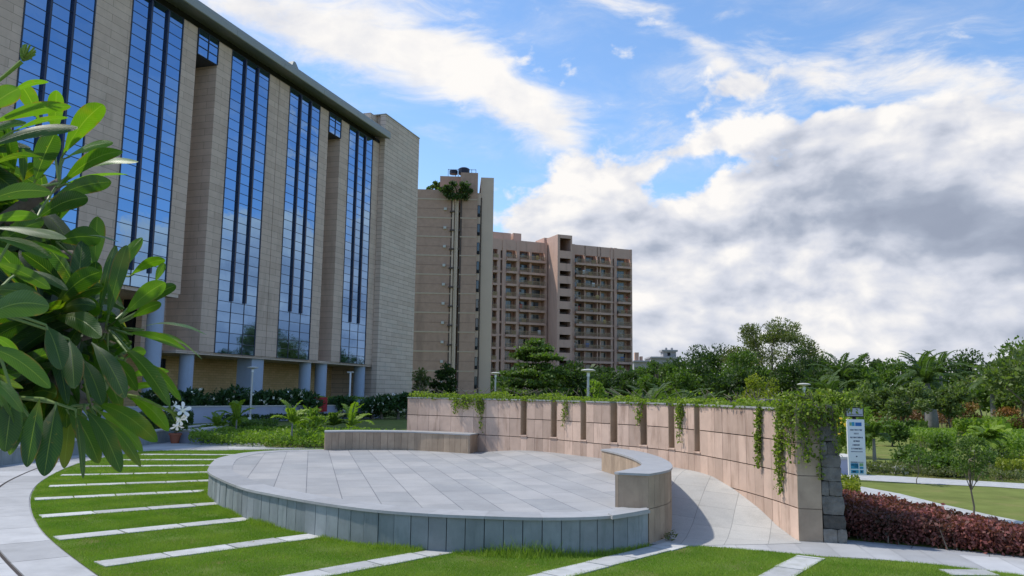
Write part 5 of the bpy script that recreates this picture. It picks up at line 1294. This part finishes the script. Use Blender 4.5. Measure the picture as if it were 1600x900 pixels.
# ------------------------------------------------------------------ near frangipani branch on the left
def near_leaf_mat():
    mt = bpy.data.materials.new('frangipani_leaf'); mt.use_nodes = True
    N = NT(mt.node_tree); N.n.clear(); out = N.node('ShaderNodeOutputMaterial'); P = N.node('ShaderNodeBsdfPrincipled')
    uv = N.node('ShaderNodeUVMap').outputs[0]; s = N.node('ShaderNodeSeparateXYZ'); N.put(s.inputs[0], uv)
    u = N.math('ABSOLUTE', N.math('SUBTRACT', s.outputs[0], .5)); v = s.outputs[1]
    a = N.node('ShaderNodeAttribute', attribute_name='tone').outputs['Fac']
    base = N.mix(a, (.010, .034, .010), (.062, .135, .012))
    co = N.node('ShaderNodeTexCoord').outputs['Object']
    n = N.noise(co, 9, 5, .6); f = N.math('MULTIPLY_ADD', N.math('SUBTRACT', n, .5), .9, 1.0)
    base = N.vmath('SCALE', base, f)
    sp = N.ramp(N.noise(co, 70, 3, .6), .66, .74); base = N.mix(N.math('MULTIPLY', sp, .45), base, (.15, .11, .03))
    yl = N.ramp(N.noise(co, 5.5, 3, .6), .56, .72); base = N.mix(N.math('MULTIPLY', yl, .55), base, (.14, .15, .015))
    ed_ = N.math('MULTIPLY', N.ramp(u, .40, .50), N.ramp(N.noise(co, 22, 3, .6), .50, .62)); base = N.mix(N.math('MULTIPLY', ed_, .8), base, (.12, .07, .025))
    vein = N.math('SINE', N.math('MULTIPLY', N.math('SUBTRACT', v, N.math('MULTIPLY', u, .28)), 150.0))
    vein = N.ramp(vein, .72, 1.0); mid = N.ramp(u, .030, .012)
    vv = N.math('MAXIMUM', N.math('MULTIPLY', vein, .13), N.math('MULTIPLY', mid, .50))
    col = N.mix(vv, base, (.14, .20, .06))
    N.put(P.inputs['Base Color'], col); N.put(P.inputs['Roughness'], N.math('MULTIPLY_ADD', n, .35, .24)); P.inputs['Specular IOR Level'].default_value = .5
    b = N.node('ShaderNodeBump'); b.inputs['Strength'].default_value = .35; b.inputs['Distance'].default_value = .002
    N.put(b.inputs['Height'], N.math('ADD', vein, N.math('MULTIPLY', mid, -2.0))); N.l.new(b.outputs[0], P.inputs['Normal'])
    T = N.node('ShaderNodeBsdfTranslucent'); N.put(T.inputs[0], N.mix(1.0, col, (3.6, 3.7, .5), 'MULTIPLY'))
    mx = N.node('ShaderNodeMixShader'); mx.inputs[0].default_value = .42
    N.l.new(P.outputs[0], mx.inputs[1]); N.l.new(T.outputs[0], mx.inputs[2]); N.l.new(mx.outputs[0], out.inputs[0])
    return mt
M['nearleaf'] = near_leaf_mat()
ROOT = Vector((-2.9, 2.7, 0))
ft = thing('frangipani_tree', 'near frangipani branch with big drooping leaves filling the left edge', 'tree', tuple(ROOT))
LV, LF, LUV, LTN = [], [], [], []
NV, NU = 14, 4
def wprof(v): return max(0.0, (max(v - .04, 0) ** 1.05) * (1 - v) ** .64) / .43 if v > .06 else .0
def near_leaf(B, T, wid, tilt, tone, sag=.08, fold=.16, facing=None):
    """B base, T tip, full width in metres; tilt turns the blade about its own axis away from the viewer"""
    B, T = Vector(B), Vector(T); ax = T - B; L = ax.length; ax.normalize()
    view = ((B + T) / 2 - Vector((0, 0, EYE))).normalized()
    side = ax.cross(view).normalized(); nrm = side.cross(ax).normalized()
    side2 = side * math.cos(tilt) + nrm * math.sin(tilt); nrm2 = side2.cross(ax).normalized()
    i0 = len(LV); rnd = random.Random(len(LV)); wav = rnd.random() * 6; wamp = .02 + .03 * rnd.random(); twist = rnd.uniform(-.35, .35)
    for k in range(NV + 1):
        v = 1 - (1 - k / NV) ** 1.7; c = B + ax * L * v + Vector((0, 0, 1)) * (math.sin(PI * v) * sag * L)
        w = wid * max(wprof(v), .035 if v < .97 else .012)
        tw = twist * v; sd = side2 * math.cos(tw) + nrm2 * math.sin(tw); nn = nrm2 * math.cos(tw) - side2 * math.sin(tw)
        for j in range(NU + 1):
            u = j / NU - .5
            p = c + sd * (u * w) + nn * (abs(u) * w * fold + math.sin(wav + v * 9 + j * 2) * wamp * w * abs(u) * 2)
            LV.append(tuple(p - ROOT)); 
    for k in range(NV):
        for j in range(NU):
            a = i0 + k * (NU + 1) + j; LF.append((a, a + 1, a + NU + 2, a + NU + 1)); LTN.append(tone)
            v0, v1 = 1 - (1 - k / NV) ** 1.7, 1 - (1 - (k + 1) / NV) ** 1.7; LUV.extend([(j / NU, v0), ((j + 1) / NU, v0), ((j + 1) / NU, v1), (j / NU, v1)])
def P3(px, py, d): r = ray(px, py).normalized(); return Vector((0, 0, EYE)) + r * d
# base (x, y), tip (x, y), visible width, depth of base, depth of tip, tone (leaf colour with backlight and shade put in)
K = [
 (96, 246, 161, 163, 42, 2.30, 2.15, .95), (100, 248, 177, 223, 17, 2.32, 2.25, .95), (92, 292, 191, 236, 31, 2.25, 2.10, .45), (120, 268, 216, 253, 17, 2.3, 2.2, .9), (95, 290, 200, 273, 16, 2.32, 2.3, .95),
 (78, 312, 174, 284, 36, 2.20, 2.05, .25), (56, 343, 137, 308, 38, 2.15, 2.0, .15), (52, 290, 86, 208, 42, 2.18, 2.1, .2), (84, 222, 88, 141, 29, 2.4, 2.35, .85), (-20, 196, 111, 166, 20, 2.15, 2.1, .75),
 (20, 205, 107, 184, 14, 2.2, 2.2, .8), (10, 150, 76, 128, 13, 2.3, 2.3, .9), (62, 190, 32, 132, 32, 2.45, 2.4, .85), (-24, 175, 30, 138, 38, 2.1, 2.1, .8), (-20, 212, 41, 191, 14, 1.95, 2.0, .5),
 (-24, 232, 122, 199, 26, 2.02, 2.0, .25), (-20, 262, 68, 246, 12, 1.95, 1.9, .3), (36, 292, 36, 232, 15, 2.3, 2.3, .4), (-34, 322, 80, 300, 32, 1.9, 1.8, .35), (-22, 346, 60, 338, 22, 1.85, 1.85, .8),
 (-24, 356, 104, 373, 20, 1.8, 1.72, .4), (-14, 370, 81, 403, 22, 1.8, 1.75, .45), (18, 374, 108, 404, 11, 1.85, 1.8, .45), (-14, 408, 79, 451, 26, 1.8, 1.8, .6), (36, 421, 106, 453, 17, 1.9, 1.85, .4),
 (-40, 506, 77, 478, 54, 1.6, 1.5, .3), (-24, 455, 64, 464, 32, 1.75, 1.7, .25), (-34, 540, 79, 606, 36, 1.6, 1.55, .4), (-18, 524, 31, 558, 19, 1.62, 1.62, .9), (-24, 588, 36, 644, 24, 1.6, 1.55, .5), (-22, 600, 21, 664, 13, 1.7, 1.7, .75),
 (116, 512, 129, 374, 38, 2.05, 2.15, .2), (132, 512, 142, 424, 30, 2.0, 2.05, .2), (88, 378, 157, 372, 42, 2.2, 2.1, .15), (147, 424, 152, 338, 34, 2.3, 2.35, .55), (135, 368, 185, 378, 9, 2.1, 2.0, .3),
 (166, 507, 198, 383, 30, 1.98, 2.0, .4), (150, 505, 180, 383, 11, 2.0, 2.05, .15), (160, 462, 222, 371, 28, 2.25, 2.3, .95), (202, 432, 258, 406, 21, 2.2, 2.1, 1.0), (192, 494, 258, 441, 38, 1.95, 1.9, .75),
 (203, 498, 252, 474, 24, 2.0, 1.95, .6), (232, 478, 275, 446, 24, 2.0, 1.95, .25), (242, 442, 257, 411, 16, 2.1, 2.1, .6), (212, 514, 323, 523, 13, 1.9, 1.8, .4), (196, 520, 290, 546, 18, 1.9, 1.8, .65), (232, 520, 316, 562, 15, 1.92, 1.85, .7),
 (190, 540, 266, 634, 26, 1.85, 1.72, .3), (214, 560, 283, 626, 14, 1.95, 1.9, .6), (143, 535, 196, 622, 38, 1.8, 1.7, .15), (108, 530, 116, 607, 40, 1.8, 1.72, .2), (72, 508, 97, 577, 44, 1.75, 1.7, .2), (128, 560, 160, 632, 34, 1.85, 1.8, .1),
 (196, 560, 228, 548, 22, 2.1, 2.1, .6), (192, 594, 264, 580, 18, 2.15, 2.1, 1.0), (195, 612, 240, 602, 14, 2.15, 2.1, 1.0), (198, 618, 264, 673, 30, 2.05, 1.95, .85), (146, 628, 246, 690, 38, 1.95, 1.85, .55), (150, 640, 223, 706, 26, 2.0, 2.0, .95),
 (148, 648, 220, 729, 26, 1.9, 1.85, .45), (132, 640, 189, 738, 36, 1.85, 1.8, .3), (104, 640, 155, 724, 38, 1.9, 1.85, .35), (118, 640, 130, 748, 17, 1.8, 1.75, .15), (110, 645, 100, 732, 27, 1.95, 1.95, .45), (88, 630, 69, 744, 46, 1.75, 1.7, .1),
 (62, 622, 42, 730, 36, 1.72, 1.7, .1), (20, 615, 8, 706, 46, 1.7, 1.7, .15), (48, 655, 20, 690, 30, 1.75, 1.75, .15), (150, 560, 190, 640, 30, 2.0, 1.95, .3), (170, 560, 215, 610, 30, 2.0, 1.9, .35)]
for (bx_, by_, tx, ty, w_, d0_, d1_, tn) in K:
    sc = 1.0; B_, T_ = P3(bx_, by_, d0_ * sc), P3(tx, ty, d1_ * sc); L = (T_ - B_).length; vis = w_ * (d0_ + d1_) / 2 * sc / 1260 * 1.12
    vis *= .86; full = max(vis, min(.27 * L, .075)); tilt = math.acos(min(1, vis / full)) * (1 if (bx_ + ty) % 2 > .5 else -1)
    near_leaf(B_, T_, full, tilt + random.Random(tx).uniform(-.25, .25), tn, sag=.05 + .07 * random.Random(ty).random())
# inner leaves, toned dark to put the crown's inner shade into their colour
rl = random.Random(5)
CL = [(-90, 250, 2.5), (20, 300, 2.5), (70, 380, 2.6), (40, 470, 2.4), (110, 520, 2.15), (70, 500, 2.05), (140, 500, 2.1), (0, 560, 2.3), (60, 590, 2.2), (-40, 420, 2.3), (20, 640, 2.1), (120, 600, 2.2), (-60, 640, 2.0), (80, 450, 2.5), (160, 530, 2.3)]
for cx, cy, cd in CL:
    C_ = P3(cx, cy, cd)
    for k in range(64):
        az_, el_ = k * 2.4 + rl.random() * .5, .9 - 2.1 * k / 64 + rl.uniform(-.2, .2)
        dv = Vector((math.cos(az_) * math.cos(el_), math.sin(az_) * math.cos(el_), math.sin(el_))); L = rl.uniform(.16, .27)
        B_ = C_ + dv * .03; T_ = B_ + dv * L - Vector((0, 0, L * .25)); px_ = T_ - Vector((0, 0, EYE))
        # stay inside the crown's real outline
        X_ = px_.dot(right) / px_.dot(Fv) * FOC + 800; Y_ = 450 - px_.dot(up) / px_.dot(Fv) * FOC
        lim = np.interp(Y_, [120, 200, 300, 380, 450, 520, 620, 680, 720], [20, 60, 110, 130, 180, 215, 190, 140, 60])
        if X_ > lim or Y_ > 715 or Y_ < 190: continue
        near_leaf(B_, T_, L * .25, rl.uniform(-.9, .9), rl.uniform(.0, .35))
me = bpy.data.meshes.new('foliage'); me.from_pydata(LV, [], LF); me.update()
a = me.attributes.new('tone', 'FLOAT', 'FACE'); a.data.foreach_set('value', LTN)
uvl = me.uv_layers.new(name='UVMap'); uvl.data.foreach_set('uv', np.array(LUV, np.float32).reshape(-1)); me.polygons.foreach_set('use_smooth', [True] * len(LF))
link('foliage', me, 'nearleaf', ft)
b = MB()
def br(pts, r): b.tube([Vector(p) - ROOT for p in pts], r, 8)
trunk_top = ROOT + Vector((.3, .1, 1.1))
br([ROOT, ROOT + Vector((.1, 0, .6)), trunk_top], [.09, .075, .06])
c2 = P3(168, 512, 2.0); c2a = P3(60, 530, 2.2); br([trunk_top, P3(-160, 620, 2.4), c2a, P3(115, 525, 2.08), c2], [.05, .035, .024, .018, .013])
br([trunk_top, P3(-200, 480, 2.5), P3(-40, 380, 2.45), P3(40, 320, 2.35), P3(92, 286, 2.28)], [.05, .035, .026, .018, .013])
br([P3(-40, 380, 2.45), P3(60, 400, 2.4), P3(110, 400, 2.3), P3(148, 424, 2.28)], [.02, .018, .015, .010])
br([P3(-200, 480, 2.5), P3(-120, 300, 2.3), P3(-30, 240, 2.2)], [.03, .022, .014])
br([P3(-160, 620, 2.4), P3(-90, 520, 1.9), P3(-30, 480, 1.75)], [.03, .022, .014])
br([c2a, P3(90, 600, 2.0), P3(140, 632, 1.95)], [.022, .018, .013]); br([P3(90, 600, 2.0), P3(190, 600, 2.12)], [.015, .010]); br([P3(-160, 620, 2.4), P3(20, 620, 1.9)], [.02, .013])
b.build('branch', 'bark', ft, True)
# leaf stalks
b = MB()
for (bx_, by_, tx, ty, w_, d0_, d1_, tn) in K:
    B_, T_ = P3(bx_, by_, d0_), P3(tx, ty, d1_); dv = (T_ - B_); n_ = min([c2, P3(92, 286, 2.28), P3(140, 632, 1.95), P3(148, 424, 2.28), P3(115, 525, 2.08), P3(-30, 480, 1.75), P3(-30, 240, 2.2), P3(190, 600, 2.12), P3(20, 620, 1.9)], key=lambda q: (q - B_).length)
    if (n_ - B_).length < .18: b.tube([n_ - ROOT, (n_ * .3 + B_ * .7 - dv * .04) - ROOT, B_ - ROOT, B_ + dv * .12 - ROOT], [.0032, .0028, .0025, .002], 5, cap=False)
b.build('leaf_stalk', mat('leaf_stalk_green', (.15, .22, .06), .5, translu=.2, base2=(.2, .27, .08)), ft)
# flower stalk with open white blooms
b = MB(); st = [P3(190, 616, 1.9), P3(215, 620, 1.84), P3(245, 633, 1.85), P3(268, 644, 1.88)]; b.tube([p - ROOT for p in st], [.004, .0035, .003, .003], 6)
for k in range(8): e_ = P3(268 + 10 * math.cos(k * 1.3) + 4, 645 + 12 * math.sin(k * 1.7), 1.9); b.tube([st[3] - ROOT, e_ - ROOT], [.002, .0026], 5)
b.tube([P3(-14, 135, 2.2) - ROOT, P3(8, 118, 2.2) - ROOT, P3(34, 96, 2.2) - ROOT], [.004, .004, .005], 6)
for k in range(16):
    a_ = k * 2.4; ex, ey = 16 * math.cos(a_) * (1 if math.cos(a_) > 0 else .5) + 4, -9 + 12 * math.sin(a_); b.tube([P3(36, 94, 2.2) - ROOT, P3(36 + ex, 90 + ey, 2.2 + .02 * math.sin(a_ * 2)) - ROOT], [.0035, .0022], 5)
b.build('flower_stalk', 'lf_bright', ft)
def bloom(px, py, d, r_, face, rot=0.0):
    C_ = P3(px, py, d); n_ = Vector(face).normalized(); a_ = n_.orthogonal().normalized(); c_ = n_.cross(a_); b = MB()
    for k in range(5):
        th = rot + k * 2 * PI / 5; rd = a_ * math.cos(th) + c_ * math.sin(th); tg = n_.cross(rd); rows_ = []
        for q, (u, wd, zz) in enumerate([(0.08, .08, .0), (.35, .17, .10), (.65, .26, .20), (.88, .22, .22), (1.0, .07, .18)]):
            ctr = C_ + rd * r_ * u + n_ * r_ * zz; rows_.append([ctr - tg * r_ * wd * .9, ctr + n_ * .02 * r_, ctr + tg * r_ * wd * .75 + n_ * r_ * .06])
        for q in range(4):
            for s_ in range(2): b.poly([rows_[q][s_] - ROOT, rows_[q][s_ + 1] - ROOT, rows_[q + 1][s_ + 1] - ROOT, rows_[q + 1][s_] - ROOT], 1.0 if q == 0 else .1)
    b.tube([C_ - n_ * r_ * .7 - ROOT, C_ - ROOT + n_ * .001], [.0022, .004], 6, t=.6)
    b.build('flower', 'petal', ft, True)
bloom(285, 641, 1.88, .019, (.6, -.6, .5), .3); bloom(281, 656, 1.88, .016, (.9, -.3, -.5), .9); bloom(289, 652, 1.9, .013, (.9, .2, .2), .5); bloom(270, 645, 1.9, .011, (-.3, -.4, .9), .5); bloom(274, 634, 1.9, .013, (.9, -.1, .7), 1.2); bloom(277, 665, 1.9, .015, (.3, -.5, -.9), 2.0)

# ------------------------------------------------------------------ grass blades on the near lawn
rng = np.random.default_rng(2024)
lp = np.array([p[:2] for p in lawn_poly]); plat = np.array(fl_poly)
def shrink(q, m):
    a, b_, c_, d_ = [np.array(v, float) for v in q]; u = (b_ - a) / np.hypot(*(b_ - a)); n_ = (d_ - a) / np.hypot(*(d_ - a))
    return [a + (u + n_) * m, b_ + (n_ - u) * m, c_ - (n_ + u) * m, d_ + (u - n_) * m]
def grass(n, x0, x1, y0, y1, h, wd, name, lab, dens=None):
    h = h * 1.25
    Q = np.c_[x0 + (x1 - x0) * rng.random(n), y0 + (y1 - y0) * rng.random(n)]
    if dens is not None: Q = Q[rng.random(len(Q)) < dens(Q)]
    m_ = inside(Q, lp) & ~inside(Q, plat)
    for sp_ in strip_polys:
        c = np.mean(sp_, 0); sh = shrink(sp_, .03); ins = inside(Q, sh); m_ &= ~ins
    pt = np.sin(Q[:, 0] * 2.9 + 1.3 * np.sin(Q[:, 1] * 2.2)) * np.sin(Q[:, 1] * 3.7 + Q[:, 0] * 1.1) + .5 * np.sin(Q[:, 0] * 9.1) * np.sin(Q[:, 1] * 8.3)
    m_ &= rng.random(len(Q)) < np.clip(1.15 - .75 * np.clip(pt, 0, 1.2), .2, 1)
    Q = Q[m_]; k = len(Q); a = rng.random(k) * 6.283; ln = rng.normal(size=(k, 2)) * .35
    big = .6 * np.sin(Q[:, 0] * 4.3 + Q[:, 1] * 1.9) * np.sin(Q[:, 1] * 5.7 - Q[:, 0]) + .7 * np.sin(Q[:, 0] * 1.7 + 2 * np.sin(Q[:, 1])) * np.cos(Q[:, 1] * 1.3 + Q[:, 0]) ; hh = h * (.6 + .8 * rng.random(k)) * (1 + .25 * big)
    w = wd * (.7 + .6 * rng.random(k)); d = np.c_[np.cos(a), np.sin(a)] * w[:, None] * .5
    V = np.zeros((k, 3, 3)); V[:, 0, :2] = Q - d; V[:, 1, :2] = Q + d; V[:, 2, :2] = Q + ln * hh[:, None]; V[:, :2, 2] = .006; V[:, 2, 2] = hh + .01
    tone = np.clip(.25 + .22 * big + .5 * rng.random(k) * rng.random(k) + .15 * np.sin(Q[:, 0] * 5.1) * np.sin(Q[:, 1] * 4.3), 0, 1)
    return V, tone
Vs = []
Vs.append(grass(900000, -7, 8, 7.5, 13, .020, .005, '', ''))
Vs.append(grass(420000, -11, -1, 12.5, 19, .022, .007, '', ''))
Vs.append(grass(220000, -15, -6, 18, 31, .026, .011, '', ''))
V = np.concatenate([v for v, t in Vs]); tn = np.concatenate([t for v, t in Vs])
print('blades', len(V))
o = np_mesh('lawn_grass', V, 3, tn, 'blade'); tag(o, 'short green grass between the pale stone strips', 'grass', kind='stuff')
# longer unmown grass along the foot of the stage
rs = resample(rim, .01); T = np.gradient(rs, axis=0); T /= np.hypot(*T.T)[:, None]; ou = np.c_[T[:, 1], -T[:, 0]]
n = 26000; i = rng.integers(int(len(rs) * .33), len(rs) - 1, n); dd = np.abs(rng.normal(size=n)) * .10
s_n = .5 + .5 * np.sin(i * .013) * np.sin(i * .031 + 1); Q = rs[i] + ou[i] * dd[:, None]; mm = np.ones(n, bool)
for sp_ in strip_polys: mm &= ~inside(Q, sp_)
px_ = 800 + 1260 * Q[:, 0] / Q[:, 1]; tall = np.exp(-((px_ - 835) / 75) ** 2)
hh = (.03 + .05 * s_n + .16 * tall * rng.random(n)) * (.5 + rng.random(n)) * np.exp(-dd * 4)
mm &= rng.random(n) < (.35 + .6 * s_n + tall); Q, hh, dd = Q[mm], hh[mm], dd[mm]; k = len(Q); a = rng.random(k) * 6.283; d = np.c_[np.cos(a), np.sin(a)] * .0035; ln = rng.normal(size=(k, 2)) * .4
V = np.zeros((k, 4, 3)); V[:, 0, :2] = Q - d; V[:, 1, :2] = Q + d; V[:, 2, :2] = Q + ln * hh[:, None] + d * .3; V[:, 3, :2] = Q + ln * hh[:, None] - d * .3; V[:, 2:, 2] = hh[:, None]
o = np_mesh('edge_grass', V, 4, .2 + .6 * rng.random(k), 'blade'); tag(o, 'longer unmown grass along the foot of the granite platform', 'grass', kind='stuff')
# little weed at the foot of the bench corner and fallen leaves
q = g(1046, 846); t = thing('weed', 'small weed at the foot of the bench corner on the path', 'weed', tuple(q))
P = rng.normal(size=(60, 3)) * np.array([.05, .05, .04]) + np.array([0, 0, .08]); P[:, 2] = np.abs(P[:, 2]); np_mesh('foliage', leaf_quads(P, .05, .3, rng, None, 0, .4), 4, rng.random(60), M['lf_olive'], t); b = MB(); [b.tube([(0, 0, 0), tuple(p)], .002, 3, cap=False) for p in P[:12]]; b.build('stem', 'bark', t)
n = 240; Q = np.c_[-7 + 13 * rng.random(n), 8.5 + 8 * rng.random(n)]; Q = Q[inside(Q, lp) & ~inside(Q, plat)]; P = np.c_[Q, np.full(len(Q), .035)]; V = leaf_quads(P, .035, .6, rng, None, 0, 0); V[:, :, 2] = .03 + (V[:, :, 2] - .035) * .2
o = np_mesh('fallen_leaves', V, 4, rng.random(len(P)), mat('dry_leaf', (.22, .16, .06), .8, base2=(.35, .30, .12))); tag(o, 'scattered dry fallen leaves on the grass', 'leaves', kind='stuff')
